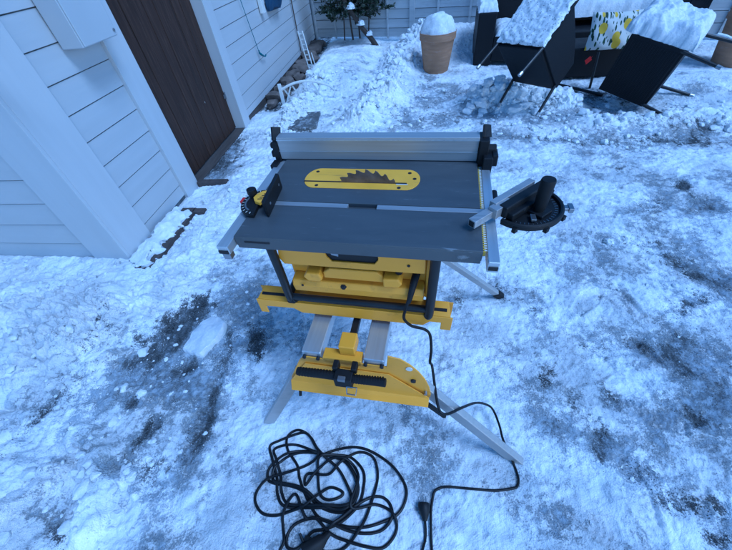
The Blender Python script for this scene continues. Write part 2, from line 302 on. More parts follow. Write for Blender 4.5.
def height(x, y):
    u, s = to_us(x, y)
    h = .010*fbm(x*1.3, y*1.3, 3, 1)+.009*fbm(x*5, y*5, 4, 3)+.008*fbm(x*20, y*20, 3, 5)+.004*(billow(x*14, y*14, 2, 15)-.5)
    clump = 0*x
    # snow thrown up along the shed front wall and in front of the plank
    front = sst(-s, -.05, .02)*sst(s, -1.0, -.35)*sst(-u, -.6, .1)
    h = h+.05*front; clump = clump+front*.45
    e1 = seg(x, y, us(.42, -.35), us(.42, 1.1), .16); h = h+.035*e1; clump = clump+e1*.7
    e2 = seg(x, y, us(.46, 2.0), us(.50, 2.4), .10)+seg(x, y, us(.5, 2.4), us(.62, 3.3), .15); h = h+.06*e2; clump = clump+e2
    # flower bed mound
    bed = sst(u, .30, .50)*sst(-u, -1.35, -1.0)*sst(s, 3.1, 3.5)*(1-.75*sst(s, 4.2, 5.4))
    h = h+.13*bed*(1+.2*fbm(x*2, y*2, 2, 9))
    e3 = seg(x, y, (.12, 3.62), (.45, 4.2), .18)+seg(x, y, (.45, 4.2), (.85, 5.3), .22)+seg(x, y, (.85, 5.3), (1.2, 5.9), .26); h = h+.14*np.clip(e3, 0, 1.2); clump = clump+e3*1.2
    bank = seg(x, y, (1.35, 6.15), (2.3, 5.7), .36); h = h+.30*bank; clump = clump+bank*.6
    b2 = seg(x, y, (1.3, 5.45), (1.75, 5.15), .22); h = h+.08*b2; clump = clump+b2*.7
    # ploughed ridge in front of the heaped furniture
    e4 = seg(x, y, (1.42, 3.72), (1.75, 3.62), .15)+seg(x, y, (1.75, 3.62), (2.15, 3.30), .16)+seg(x, y, (2.2, 2.95), (2.8, 2.70), .13)*.45; h = h+.16*np.clip(e4, 0, 1.1); clump = clump+e4*1.1
    e5 = blob(x, y, (3.5, 3.35), .75, .45, -.5); h = h+.16*e5
    e6 = seg(x, y, (2.9, 2.85), (3.6, 2.45), .16); h = h+.05*e6; clump = clump+e6*.8
    e9 = seg(x, y, (1.1, 3.35), (2.4, 2.55), .10); h = h+.02*e9; clump = clump+e9*.5
    sb = sst(-x, 1.12, 1.6)*sst(-y, -1.75, -1.2)*(1-.6*sst(blob(x, y, (-1.5, .75), .3), .2, .8))
    h = h+sb*(.04+.11*(billow(x*3.2+.1*fbm(x*5, y*5, 2, 3), y*3.2, 3, 27)-.45)); clump = clump+sb*.35
    # soft lumps bottom left
    for (cx, cy, r, a) in ((-1.20, .50, .07, .03), (-1.15, .40, .08, .035), (-1.13, .29, .07, .03), (-1.36, .46, .07, .02), (-1.45, .34, .09, .02), (-1.27, .58, .05, .02), (-1.33, .62, .06, .02), (-1.05, .44, .03, .018), (-1.01, .38, .025, .015)):
        h = h+1.7*a*sst(blob(x+.02*fbm(x*12, y*12, 2, 8), y+.02*fbm(x*12, y*12, 2, 18), (cx, cy), r), .2, .8)
    e7 = seg(x, y, (-2.4, 1.45), (-1.75, 1.35), .25)*.6+seg(x, y, (-1.7, 1.05), (-1.5, .3), .22)*.8; clump = clump+e7*.5; h = h+.025*e7
    # earth trench with stones along the wall past the door
    tr = sst(u, -.1, .02)*sst(-u, -.36, -.22)*sst(s, 2.35, 2.8)
    h = h*(1-tr)-.03*tr; clump = clump*(1-tr)
    # clods
    wx = x+.04*fbm(x*6, y*6, 2, 31); wy = y+.04*fbm(x*6, y*6, 2, 41)
    bl = billow(wx*8.5, wy*8.5, 3, 21)-.55; bl2 = billow(wx*20, wy*20, 2, 51)-.5
    c = np.clip(clump, 0, 1.2)
    h = h+c*(.085*bl*sst(c, .0, 1.0)+.022*bl2*sst(c, .1, 1.1))
    h = h+.010*np.clip(bl2, 0, 1)*sst(fbm(x*2.2, y*2.2, 3, 61), .0, .35)
    # worn hollows where the paving shows
    return h, c, tr
def masks(x, y, h, c, tr):
    g = 0*x
    for (cx, cy, ax, ay, bx, by, w_) in GRIT:
        det = ax*by-ay*bx; dx = x-cx; dy = y-cy
        a = (dx*by-dy*bx)/det; b = (-dx*ay+dy*ax)/det
        g = g+w_*np.exp(-(a*a+b*b)*.8)
    ic = 0*x
    for (cx, cy, ax, ay, bx, by, w_) in ICE:
        det = ax*by-ay*bx; dx = x-cx; dy = y-cy
        a = (dx*by-dy*bx)/det; b = (-dx*ay+dy*ax)/det
        ic = ic+w_*np.exp(-(a*a+b*b)*.8)
    far = sst(np.hypot(x, y), 9, 12)
    wx = x+.05*fbm(x*3, y*3, 2, 71); wy = y+.05*fbm(x*3, y*3, 2, 72)
    n1 = fbm(wx*5, wy*5, 6, 81, .68); n2 = fbm(x*14+y*4, y*18, 5, 91, .65)
    d = g*(1-np.clip(c, 0, 1)*.9)
    grit = sst(d*.92+n1*.45+n2*.30, -.05, 1.15)*sst(g, .02, .25)*(1-far)
    ice = np.clip(.12+np.clip(ic, 0, 1.1)*.58+g*.55+fbm(wx*4, wy*4, 4, 83)*.75+n2*.2, 0, 1)*(1-np.clip(c, 0, 1))*(1-far)
    grit = np.maximum(grit, tr)
    return grit, ice
def axis(lo, hi, a, b, step, grow):
    xs = list(np.arange(a, b, step)); st = step; x = b
    while x < hi: xs.append(x); st *= grow; x += st
    xs.append(hi); st = step; x = a-step; left = []
    while x > lo: left.append(x); st *= grow; x -= st
    left.append(lo); return np.array(left[::-1]+xs)
X = axis(-400, 400, -1.75, 2.0, .0055, 1.011); Y = axis(-60, 400, -.05, 2.2, .0055, 1.007)
GX, GY = np.meshgrid(X, Y, indexing='ij')
Hh, CL, TR = height(GX, GY)
Hh = Hh*(1-sst(np.hypot(GX, GY), 9, 14))
GR, IC = masks(GX, GY, Hh, CL, TR)
for (fx, fy, fa) in FEET:          # boot prints with a lug sole
    a = R(fa); dx = (GX-fx); dy = (GY-fy); l = (dx*math.cos(a)+dy*math.sin(a))*1.18; t = (-dx*math.sin(a)+dy*math.cos(a))*1.15
    wid = .045+.010*np.cos((l-.03)*22); ins = sst(-(np.abs(l)-.14), -.004, .006)*sst(-(np.abs(t)-wid), -.004, .006)
    rimm = np.exp(-((np.hypot(l/.155, t/.058)-1)/.12)**2)
    lug = .5+.5*np.sin(l*2*np.pi/.026+2.2*np.cos(t*55)+.8*fbm(GX*20, GY*20, 2, 19))
    fade = .35+.65*sst(fbm(GX*7+fx*3, GY*7, 3, 5), -.22, .30)
    Hh = Hh+fade*(-.015*ins+.009*ins*lug*(.4+.6*sst(fbm(GX*16, GY*16, 2, 9), -.2, .2))+.007*rimm*(1-ins))
Hh = Hh-.010*GR*(1-TR)-.004*IC
Hh = Hh+GR*.006*fbm(GX*50, GY*50, 3, 7)
# ski-like drag marks
for (p, q, w_) in (((.50, .28), (.62, .10), .006), ((.62, .10), (.80, .02), .006), ((.54, .30), (.56, .16), .004)):
    Hh = Hh-.006*seg(GX, GY, p, q, w_)
nx, ny = GX.shape
def ground_z(x, y):
    i = np.clip(np.searchsorted(X, x), 1, nx-1); j = np.clip(np.searchsorted(Y, y), 1, ny-1)
    return float(Hh[i, j])
co = np.stack([GX, GY, Hh], -1).reshape(-1, 3).astype(np.float32)
ii, jj = np.meshgrid(np.arange(nx-1), np.arange(ny-1), indexing='ij'); a = (ii*ny+jj).ravel()
qd = np.stack([a, a+ny, a+ny+1, a+1], 1).astype(np.int32)
me = bpy.data.meshes.new('ground'); me.vertices.add(len(co)); me.vertices.foreach_set('co', co.ravel())
me.loops.add(qd.size); me.loops.foreach_set('vertex_index', qd.ravel())
me.polygons.add(len(qd)); me.polygons.foreach_set('loop_start', np.arange(0, qd.size, 4, dtype=np.int32)); me.polygons.foreach_set('loop_total', np.full(len(qd), 4, dtype=np.int32))
me.polygons.foreach_set('use_smooth', np.ones(len(qd), dtype=bool)); me.update()
for nm, arr in (('grit', GR), ('ice', IC), ('clump', np.clip(CL, 0, 1))):
    at_ = me.attributes.new(nm, 'FLOAT', 'POINT'); at_.data.foreach_set('value', arr.ravel().astype(np.float32))
gm = bpy.data.materials.new('snowy_ground'); gm.use_nodes = True; n = gm.node_tree; L = n.links; b = n.nodes['Principled BSDF']
tc = n.nodes.new('ShaderNodeTexCoord')
def N(t, **k):
    o = n.nodes.new(t)
    for kk, vv in k.items(): o.inputs[kk].default_value = vv
    return o
def noise(s, d=6, r=.6):
    o = N('ShaderNodeTexNoise', Scale=s, Detail=d, Roughness=r); L.new(tc.outputs['Object'], o.inputs['Vector']); return o
def attr(nm):
    o = n.nodes.new('ShaderNodeAttribute'); o.attribute_name = nm; return o.outputs['Fac']
def math_(op, a, b_=None, c=None):
    o = n.nodes.new('ShaderNodeMath'); o.operation = op
    for i, v in enumerate((a, b_, c)):
        if v is None: continue
        if isinstance(v, (int, float)): o.inputs[i].default_value = v
        else: L.new(v, o.inputs[i])
    return o.outputs[0]
def ramp(v, lo, hi):
    o = N('ShaderNodeMapRange'); o.interpolation_type = 'SMOOTHSTEP'; o.inputs['From Min'].default_value = lo; o.inputs['From Max'].default_value = hi; L.new(v, o.inputs[0]); return o.outputs[0]
def mixc(f, c1, c2):
    o = n.nodes.new('ShaderNodeMix'); o.data_type = 'RGBA'; L.new(f, o.inputs[0])
    for i, c in ((6, c1), (7, c2)):
        if isinstance(c, tuple): o.inputs[i].default_value = c+(1,)
        else: L.new(c, o.inputs[i])
    return o.outputs[2]
nf = noise(160, 5, .7).outputs[0]; nm_ = noise(28, 7, .65).outputs[0]; nl = noise(6, 6, .6).outputs[0]
snowc = mixc(ramp(nl, .35, .65), (.74, .78, .82), (.93, .94, .95))
snowc = mixc(ramp(nm_, .55, .80), snowc, (.58, .64, .70))
icec = mixc(ramp(nm_, .35, .65), (.085, .10, .125), (.38, .43, .50))
gritc = mixc(ramp(nf, .4, .62), (.018, .020, .023), (.13, .14, .15))
gritc = mixc(ramp(nm_, .62, .72), gritc, (.5, .54, .6))
fi = ramp(math_('ADD', math_('ADD', math_('MULTIPLY', attr('ice'), 1.15), math_('MULTIPLY', math_('SUBTRACT', nm_, .5), 2.6)), math_('MULTIPLY', math_('SUBTRACT', nf, .5), 2.0)), .36, 1.05)
fi = math_('MULTIPLY', fi, .92)
ns = N('ShaderNodeTexNoise', Scale=16.0, Detail=8.0, Roughness=.7); mps = n.nodes.new('ShaderNodeMapping'); mps.inputs['Rotation'].default_value = (0, 0, R(35)); mps.inputs['Scale'].default_value = (1, .38, 1)
L.new(tc.outputs['Object'], mps.inputs[0]); L.new(mps.outputs[0], ns.inputs['Vector'])
fg = ramp(math_('ADD', math_('ADD', math_('ADD', math_('MULTIPLY', attr('grit'), .98), math_('MULTIPLY', math_('SUBTRACT', nf, .5), 2.6)), math_('MULTIPLY', math_('SUBTRACT', nm_, .5), 1.4)), math_('MULTIPLY', math_('SUBTRACT', ns.outputs[0], .5), 3.4)), .30, .95)
fg = math_('MULTIPLY', fg, ramp(attr('grit'), .02, .15))
# loose specks of gravel over the whole yard
vo = N('ShaderNodeTexVoronoi', Scale=42); L.new(tc.outputs['Object'], vo.inputs['Vector'])
sp = math_('MULTIPLY', ramp(math_('SUBTRACT', 1.0, vo.outputs['Distance']), .86, .92), ramp(noise(3.2, 3).outputs[0], .52, .62))
sp = math_('MULTIPLY', sp, math_('SUBTRACT', 1.0, attr('clump')))
col = mixc(fi, snowc, icec); col = mixc(fg, col, gritc); col = mixc(math_('MULTIPLY', sp, .8), col, (.05, .05, .05))
L.new(col, b.inputs['Base Color'])
ro = math_('SUBTRACT', .85, math_('MULTIPLY', fi, .48)); ro = math_('ADD', ro, math_('MULTIPLY', fg, .2)); L.new(ro, b.inputs['Roughness'])
b.inputs['Specular IOR Level'].default_value = .3
bp = N('ShaderNodeBump', Strength=1.0, Distance=.018); rmask = math_('MULTIPLY', ramp(noise(2.6, 4).outputs[0], .40, .60), math_('SUBTRACT', 1.0, math_('MULTIPLY', fi, .6)))
rmask = math_('ADD', math_('MULTIPLY', rmask, .85), .15)
fine = math_('MULTIPLY', math_('ADD', noise(45, 6, .7).outputs[0], math_('MULTIPLY', noise(150, 5, .7).outputs[0], .45)), rmask)
hb = math_('ADD', math_('MULTIPLY', noise(11, 5, .6).outputs[0], 2.0), fine); L.new(hb, bp.inputs['Height']); L.new(bp.outputs[0], b.inputs['Normal'])
me.materials.append(gm)
ground = bpy.data.objects.new('ground', me); sc.collection.objects.link(ground); tag(ground, kind='structure')

# loose clods of snow, one mass
ico = bmesh.new(); bmesh.ops.create_icosphere(ico, subdivisions=2, radius=1); IV = np.array([v.co[:] for v in ico.verts]); IFc = [tuple(v.index for v in f.verts) for f in ico.faces]; ico.free()
def clod(mb, x, y, r, seed, zoff=.15):
    d = 1+.60*fbm(IV[:, 0]*1.4+seed, IV[:, 1]*1.4+IV[:, 2]*1.2+seed*.7, 4, seed % 9, .55)
    s_ = np.array([random.uniform(.8, 1.4), random.uniform(.7, 1.1), random.uniform(.55, .85)])*r; a = random.uniform(0, 6.28)
    p = IV*d[:, None]*s_; c_, s2 = math.cos(a), math.sin(a)
    px = p[:, 0]*c_-p[:, 1]*s2+x; py = p[:, 0]*s2+p[:, 1]*c_+y; pz = p[:, 2]+ground_z(x, y)+r*zoff
    mb.add(list(zip(px, py, pz)), IFc)
mb = MB()
def scatter(p, q, w_, k, r0, r1, wall=.3):
    for i in range(k):
        t = random.random(); x = p[0]+(q[0]-p[0])*t+random.gauss(0, w_); y = p[1]+(q[1]-p[1])*t+random.gauss(0, w_)
        u, s = to_us(x, y)
        if u < wall and s > -.02: continue
        clod(mb, x, y, (r0+(r1-r0)*random.random()**3.2)*.9, random.randint(0, 999))
A = lambda u, s: tuple(us(u, s))[:2]
scatter(A(.45, 0), A(.45, 1.1), .08, 60, .006, .03)
scatter(A(.45, 1.9), A(.55, 2.5), .08, 110, .010, .045)
scatter(A(.55, 2.5), A(.70, 3.4), .12, 150, .012, .055)
scatter(A(.23, -.1), A(.24, .5), .02, 34, .006, .022, .17)
scatter(A(.2, -.1), A(.2, .95), .05, 60, .005, .018, .05)
scatter(A(-1.2, -.25), A(.2, -.25), .12, 70, .006, .024)
scatter((.1, 3.6), (.45, 4.2), .15, 120, .012, .05)
scatter((.45, 4.2), (.9, 5.4), .2, 160, .015, .065)
scatter((.9, 5.4), (1.1, 6.2), .2, 60, .02, .07)
scatter((1.42, 3.72), (1.8, 3.6), .15, 170, .015, .06)
scatter((1.8, 3.6), (2.2, 3.2), .16, 170, .015, .06)
scatter((2.2, 3.0), (2.8, 2.8), .12, 70, .012, .045)
scatter((2.9, 2.85), (3.6, 2.45), .15, 70, .012, .05)
scatter((1.1, 3.35), (2.4, 2.5), .14, 110, .008, .035)
scatter((.3, 3.4), (1.4, 4.4), .35, 90, .008, .03)
scatter((-1.25, .62), (-1.1, .2), .09, 60, .006, .034)
scatter((-1.9, 1.3), (-1.5, .5), .25, 90, .005, .030)
scatter((-1.0, 1.25), (-.85, .6), .22, 60, .003, .012)
scatter((-.9, 1.6), (-1.1, 1.1), .2, 80, .003, .014)
scatter((1.4, 1.2), (1.8, 1.6), .12, 16, .004, .018)
scatter((1.1, .5), (1.7, 1.2), .3, 50, .003, .010)
for i in range(700):
    x = random.uniform(-1.6, 1.8); y = random.uniform(.05, 2.4); u, s = to_us(x, y)
    if fbm(np.array([x*2.5]), np.array([y*2.5]), 2, 44)[0] < .02 or (u < .3 and s > -.02): continue
    clod(mb, x, y, .0018+.008*random.random()**4, random.randint(0, 999))
cl = mb.build('snow_clods', 'snow', None, smooth=True); tag(cl, 'loose clods of broken snow strewn along the ridges and edges', 'snow', kind='stuff')
mb = MB()
for (x, y, r) in ((-.16, .58, .0), ):
    pass
def gravel(k):
    g = MB(); n_ = 0
    fl = [(c[0], c[1], c) for c in GRIT if c[6] >= .6]
    while n_ < k:
        c = random.choice(fl)[2]; a_, b_ = random.gauss(0, .6), random.gauss(0, .6)
        x = c[0]+c[2]*a_+c[4]*b_; y = c[1]+c[3]*a_+c[5]*b_
        if math.hypot(x, y) > 4: continue
        r = random.uniform(.0007, .0024); zz = ground_z(x, y); pts = []
        for sx, sy, sz in ((1, 0, 0), (-1, 0, 0), (0, 1, 0), (0, -1, 0), (0, 0, 1), (0, 0, -1)):
            k_ = r*random.uniform(.6, 1.3); pts.append((x+sx*k_+random.uniform(-.3, .3)*r, y+sy*k_, zz+sz*k_*.8))
        g.add(pts, [(0, 2, 4), (2, 1, 4), (1, 3, 4), (3, 0, 4), (2, 0, 5), (1, 2, 5), (3, 1, 5), (0, 3, 5)]); n_ += 1
    return g
gv = gravel(4500).build('gravel', mat('gravel_grit', (.05, .05, .05), .8, var=.6, scale=60)); tag(gv, 'dark loose gravel showing in the trodden snow', 'gravel', kind='stuff')

# ================================================================ SHED
shed = root('shed', (SHED[0], SHED[1], 0), -YS, 'white wooden shed with horizontal siding and a dark brown plank door', 'shed')
WT = 2.45; T = .02
def siding_side(s0, s1, z_first, step, zlo, zhi):
    mb = MB(); z = z_first
    while z > zlo: z -= step
    while z < zhi:
        a, b_ = max(z, zlo), min(z+step, zhi)
        # lap board: bottom edge stands 14 mm proud of the top edge
        poly = [(-.0205, s0, a+.003), (.005, s0, a+.003), (.0, s0, b_-.003), (-.0205, s0, b_-.003)]
        mb.prism(poly, (0, s1-s0, 0)); z += step
    return mb
def siding_front(u0, u1, z_first, step, zlo, zhi):
    mb = MB(); z = z_first
    while z > zlo: z -= step
    while z < zhi:
        a, b_ = max(z, zlo), min(z+step, zhi)
        poly = [(u0, .0205, a+.003), (u0, -.005, a+.003), (u0, .0, b_-.003), (u0, .0205, b_-.003)]
        mb.prism(poly, (u1-u0, 0, 0)); z += step
    return mb
sf = siding_front(-3.6, -.236, .165, .155, .03, WT).build('front_siding', 'white', shed)
ss = siding_side(.242, .762, .12, .1475, .03, WT).build('side_siding', 'white', shed)
s2 = siding_side(2.262, 5.90, .12, .1475, .05, WT).build('side_siding', 'white', shed)
MB().box(-.15, -.004, .024, .90, 0, WT).box(-.15, -.004, 2.18, 5.98, .0, WT).box(-3.6, -.2, .0042, .1, 0, WT).box(-.15, -.004, .9, 2.18, 2.05, WT).build('wall', 'gap_shade', shed)  # wall core coloured dark so the siding gaps read as shadow lines
cp = MB().box(-.235, .022, -.022, 0, -.02, WT).box(0, .022, .0005, .241, -.02, WT).build('corner_board', 'trim', shed, bevel=.002)
MB().box(-.02, .026, .763, .955, -.03, 2.05).build('door_frame', 'trim', shed, bevel=.002)
MB().box(-.10, .026, 2.105, 2.26, -.03, 2.05).build('door_frame', 'trim', shed, bevel=.002)
MB().box(-.02, .026, .763, 2.26, 2.051, 2.2).build('door_frame', 'trim', shed, bevel=.002)
MB().box(-.02, .02, 5.901, 6.03, -.05, WT).build('corner_board', 'trim', shed, bevel=.002)
door = MB()
k = 0; s = .956
for wd in (.118, .124, .120, .116, .126, .122, .118, .120, .124, .058):
    e = min(s+wd, 2.103); door.box(-.105-.002*(k % 2), -.08+.002*(k % 3), s+.002, e-.002, .02, 2.04); s = e; k += 1
dr = door.build('door', 'door', shed, bevel=.003)
for z in (.32, 1.65): MB().box(-.078, -.074, 2.07, 2.10, z, z+.035).cyl((-.07, 2.10, z-.01), (-.07, 2.10, z+.055), .007, 10).build('hinge', 'bolt', dr)
kn = MB()
for i in range(5):
    s_ = random.uniform(1.2, 2.05); z_ = random.uniform(.3, 1.3); MB().box(-.0775, -.0765, s_, s_+.004, z_, z_+.014).build('scratch_mark', 'scale', dr)
pass
MB().box(-.11, .018, .957, 2.103, -.04, .008).build('door_sill', 'wood', shed, bevel=.004)
MB().box(-.015, -.022+.02, 2.262, 5.9, -.08, .045).build('base_board', 'wood', shed)
rfm = MB().prism([(-3.9, -.32, WT+.02), (.36, -.32, WT+.02), (.36, 6.3, WT+.02), (-3.9, 6.3, WT+.02)], (0, 0, .14)).build('shade_roof', 'trim', shed)  # unseen roof, added so its overhang darkens the walls
MB().prism([(-3.9, -.30, WT+.161), (.34, -.30, WT+.161), (.34, 6.28, WT+.161), (-3.9, 6.28, WT+.161)], (0, 0, .18)).build('shade_roof_snow', 'snow', shed, bevel=.06, seg=4)  # snow on the added shading roof, also out of view
# meter cabinet on the wall
cab = root('meter_cabinet', us(0, .472, 1.118), -YS, 'pale grey steel meter cabinet fixed high on the shed wall left of the door', 'cabinet')
MB().box(.013, .142, 0, .286, 0, .62).build('box', 'grey', cab, bevel=.004)
MB().box(.1425, .152, .004, .282, .004, .616).build('cabinet_door', 'grey', cab, bevel=.003)
MB().box(.1525, .154, .07, .17, .235, .33).build('paper_label', 'plastic', cab)
MB().cyl((.152, .265, .03), (.157, .265, .03), .008, 12).build('latch', 'bolt', cab)
# black lamp at the corner post
lp = root('wall_lamp', us(-.10, -.06, 1.20), -YS, 'small black ribbed outdoor wall lamp at the top of the white corner board', 'lamp')
lp.location = us(.24, -.10, 1.338)
MB().box(-.215, .0, -.012, .012, -.008, .02).build('arm', 'black', lp, bevel=.003)
mb = MB().cyl((-.0, 0, -.035), (-.0, 0, .07), .034, 28)
for k in range(6): mb.cyl((0, 0, -.03+k*.016), (0, 0, -.022+k*.016), .040, 28)
mb.build('lamp_head', 'black', lp, bevel=.001)

# planks lying along the wall
pk = MB().box(.10, .215, -.10, .56, -.02, .045).build('plank', 'wood', None, bevel=.004); pk.location = (SHED[0], SHED[1], 0); pk.rotation_euler = (0, 0, -YS); tag(pk, 'dark wooden plank edging along the wall between corner and door, capped with snow', 'plank')
snow_patch('snow_strip', [us(.03, -.06, .045), us(.195, -.08, .05), us(.20, .50, .05), us(.03, .56, .045)], .028, n=(24, 60), label='long strip of snow on the plank at the foot of the shed corner', seed=4, noise=.75, edge=.3, jamp=.07)

pk = MB().box(.03, .30, .93, .985, -.01, .04).build('plank', 'wood', None, bevel=.004); pk.location = (SHED[0], SHED[1], 0); pk.rotation_euler = (0, 0, -YS); tag(pk, 'short dark plank lying across the snow in front of the brown door', 'plank')
pk = MB().box(.20, .30, .50, .555, -.01, .045).build('plank', 'wood', None, bevel=.004); pk.location = (SHED[0], SHED[1], 0); pk.rotation_euler = (0, 0, -YS); tag(pk, 'stub of dark board at the end of the snow capped plank', 'plank')
# bag, bracket, strings on the long wall
bag = root('hanging_bag', us(.01, 3.65, 0.78), -YS, 'dark blue fabric bag hanging high on the white shed wall', 'bag')
bm_ = MB(); prof = [(.0, .02), (.02, .0), (.22, -.02), (.42, .01), (.48, .07), (.50, .30), (.50, .62), (-.01, .62)]
vs = []; 
for z_ in np.linspace(0, .62, 22):
    w0 = .02*math.sin(z_*9)+.03*max(0, 1-z_/.06)**2; w1 = .46+.02*math.sin(z_*7+1)-.05*max(0, 1-z_/.06)**2
    for k in range(16):
        t = k/15; s_ = w0+(w1-w0)*t; dep = .03+.13*math.sin(math.pi*min(max(t, .02), .98))**.6*min(1, .35+z_*4)+.012*math.sin(t*17+z_*11)
        vs.append((dep, s_, z_+.02*math.sin(t*5)))
    for k in range(16):
        t = 1-k/15; vs.append((.006, w0+(w1-w0)*t, z_))
fs = [(i*32+k, i*32+(k+1) % 32, (i+1)*32+(k+1) % 32, (i+1)*32+k) for i in range(21) for k in range(32)]+[tuple(range(31, -1, -1)), tuple(21*32+k for k in range(32))]
bm_.add(vs, fs).build('bag_body', 'blue', bag, smooth=True)
MB().tube([(.06, .05, .6), (.03, .12, .85), (.015, .2, .95), (.03, .3, .85), (.06, .40, .6)], .008, 8).build('strap', 'blue', bag)
br = MB().box(.012, .06, 3.42, 3.50, .80, .95).build('wall_bracket', 'plastic', None, bevel=.004); br.location = (SHED[0], SHED[1], 0); br.rotation_euler = (0, 0, -YS); tag(br, 'small white plastic box on the wall beside the blue bag', 'bracket')
sg = root('blue_rope', us(.03, 3.03, .42), -YS, 'thin blue cord hanging down the white wall with a frayed teal knot', 'cord')
MB().tube(catmull([(0, -.28, 1.2), (0, -.16, .75), (.004, -.1, .45), (0, -.02, .16), (0, 0, .06)]), .0035, 6).build('line', 'cord', sg)
MB().tube(catmull([(0, 0, .08), (.01, .02, .05), (.01, .06, .03), (.006, .14, .0), (.004, .18, .01)], 4), [.008]*3+[.012]*6+[.007]*8, 6).tube([(0, 0, .06), (.01, -.02, .1)], .007, 6).build('frayed_end', 'cord', sg)
dp = MB().tube([us(.03, 4.72, .9), us(.03, 4.72, .10)], .009, 8).build('cable_pipe', 'wood', None); tag(dp, 'thin dark cable running down the wall below the blue bag', 'pipe')

# stones in the bare strip
rk = [(.14, 2.75, .07), (.10, 3.0, .09), (.20, 3.1, .06), (.10, 3.25, .08), (.22, 3.4, .07), (.11, 3.55, .10), (.24, 3.72, .06), (.12, 3.85, .09), (.16, 4.1, .10), (.10, 4.4, .09), (.2, 4.6, .11), (.10, 4.85, .10), (.14, 5.2, .12), (.12, 5.5, .11)]
rl = ['smallest rounded stone nearest the door frame by the wall', 'flat brown stone at the wall foot beyond the door', 'little grey stone standing out from the wall foot', 'third stone along the wall foot from the door', 'low stone touching the snow behind the white arch edging', 'broad stone behind the left end of the white arch edging', 'small stone close to the snow in the earth strip', 'rounded stone at the wall just before the white trellis', 'brown stone directly behind the white trellis foot', 'stone against the wall just past the white trellis', 'large stone leaning toward the snow past the trellis', 'grey stone against the wall under the far siding', 'large stone second from the fence end of the wall', 'last stone at the fence end of the wall']
for i, (u, s, r) in enumerate(rk):
    mb = MB(); d = 1+.75*fbm(IV[:, 0]*1.1+i*3.1, IV[:, 1]*1.2+IV[:, 2]*.9, 4, i, .65); p = IV*d[:, None]; p = np.sign(p)*np.abs(p)**.8*np.array([r, r*1.3, r*.6])
    mb.add([tuple(q) for q in p], IFc); o = mb.build('stone', 'stone', None, smooth=True); o.location = us(u, s, r*.25); o.rotation_euler = (0, 0, i*1.3); tag(o, rl[i], 'stone', 'stones along the shed wall')
# white trellis ladder and arch edging
tr_ = root('trellis', us(.34, 4.0, 0), -YS, 'narrow white ladder trellis leaning in the snow by the wall', 'trellis')
for dx in (0, .060):
    MB().bar((dx, -.05, -.02), (dx-.05, -.12, .52), .012, .014).build('rail', 'plastic', tr_)
for k in range(8):
    t = (k+.7)/8.2; MB().bar((-.05*t, -.05-.07*t, .52*t), (.06-.05*t, -.05-.07*t, .52*t), .008, .012).build('rung', 'plastic', tr_)
MB().bar((.06, .10, -.02), (.03, .08, .22), .01, .012).build('rail', 'plastic', tr_)
ar = root('garden_edging', (-.74, 4.45, .05), R(-2), 'low white plastic garden edging with an arched top and crossed bars', 'edging')
MB().box(-.02, .02, -.012, .012, -.08, .17).build('post', 'plastic', ar, bevel=.002)
arc = [(x, 0, .04+.13*math.sin(math.pi*(.12+.88*x/.66))**.8 if x < .64 else .04) for x in np.linspace(0, .64, 16)]
for a_, b_ in zip(arc[:-1], arc[1:]): pass
MB().tube([Vector(p) for p in arc], .014, 8).build('arch_rail', 'plastic', ar, smooth=True)
for x in (.08, .20, .32, .44):
    MB().bar((x-.05, 0, -.06), (x+.05, 0, .13), .016, .012, up=(0, 1, 0)).bar((x+.05, .013, -.06), (x-.05, .013, .13), .016, .012, up=(0, 1, 0)).build('crossed_bars', 'plastic', ar)
# exposed slab
sl = MB().box(-.22, .20, -.20, .22, -.02, .018).build('paving_slab', 'slab', None, bevel=.004); sl.location = (-.50, 3.78, .012); sl.rotation_euler = (0, 0, R(-6)); tag(sl, 'bare dark icy paving slab in the snow behind the saw fence', 'slab')

# ================================================================ FENCE
FA = R(27.5); F0 = V(-.36, 7.52, 0)
fence = root('garden_fence', F0, -FA, 'weathered pale grey fence of horizontal boards at the back of the yard', 'fence')
Lp = 1.83
for i in range(5):
    x0 = i*Lp
    MB().box(x0-.045+(.05 if i == 0 else 0), x0+.045, -.02, .07, -.3, 1.85).build('post', 'fence', fence, bevel=.004)
    mb = MB(); z = .06
    while z < 1.75:
        y0 = .004*random.random(); mb.prism([(x0+.047, -.003+y0, z), (x0+.047, .018+y0, z), (x0+.047, .018+y0, z+.118), (x0+.047, .004+y0, z+.118)], (Lp-.094, 0, 0)); z += .126
    mb.build('board_panel', 'fence', fence); MB().box(x0+.047, x0+Lp-.047, .0225, .030, .07, 1.74).build('gap_shade_panel', 'gap_shade', fence)  # dark sheet added behind the boards to paint shadow lines in the gaps
    for bx in (.42, .915, 1.41): MB().box(x0+bx-.016, x0+bx+.016, -.024, -.0035, .04, 1.8).build('batten', 'fence', fence, bevel=.002)

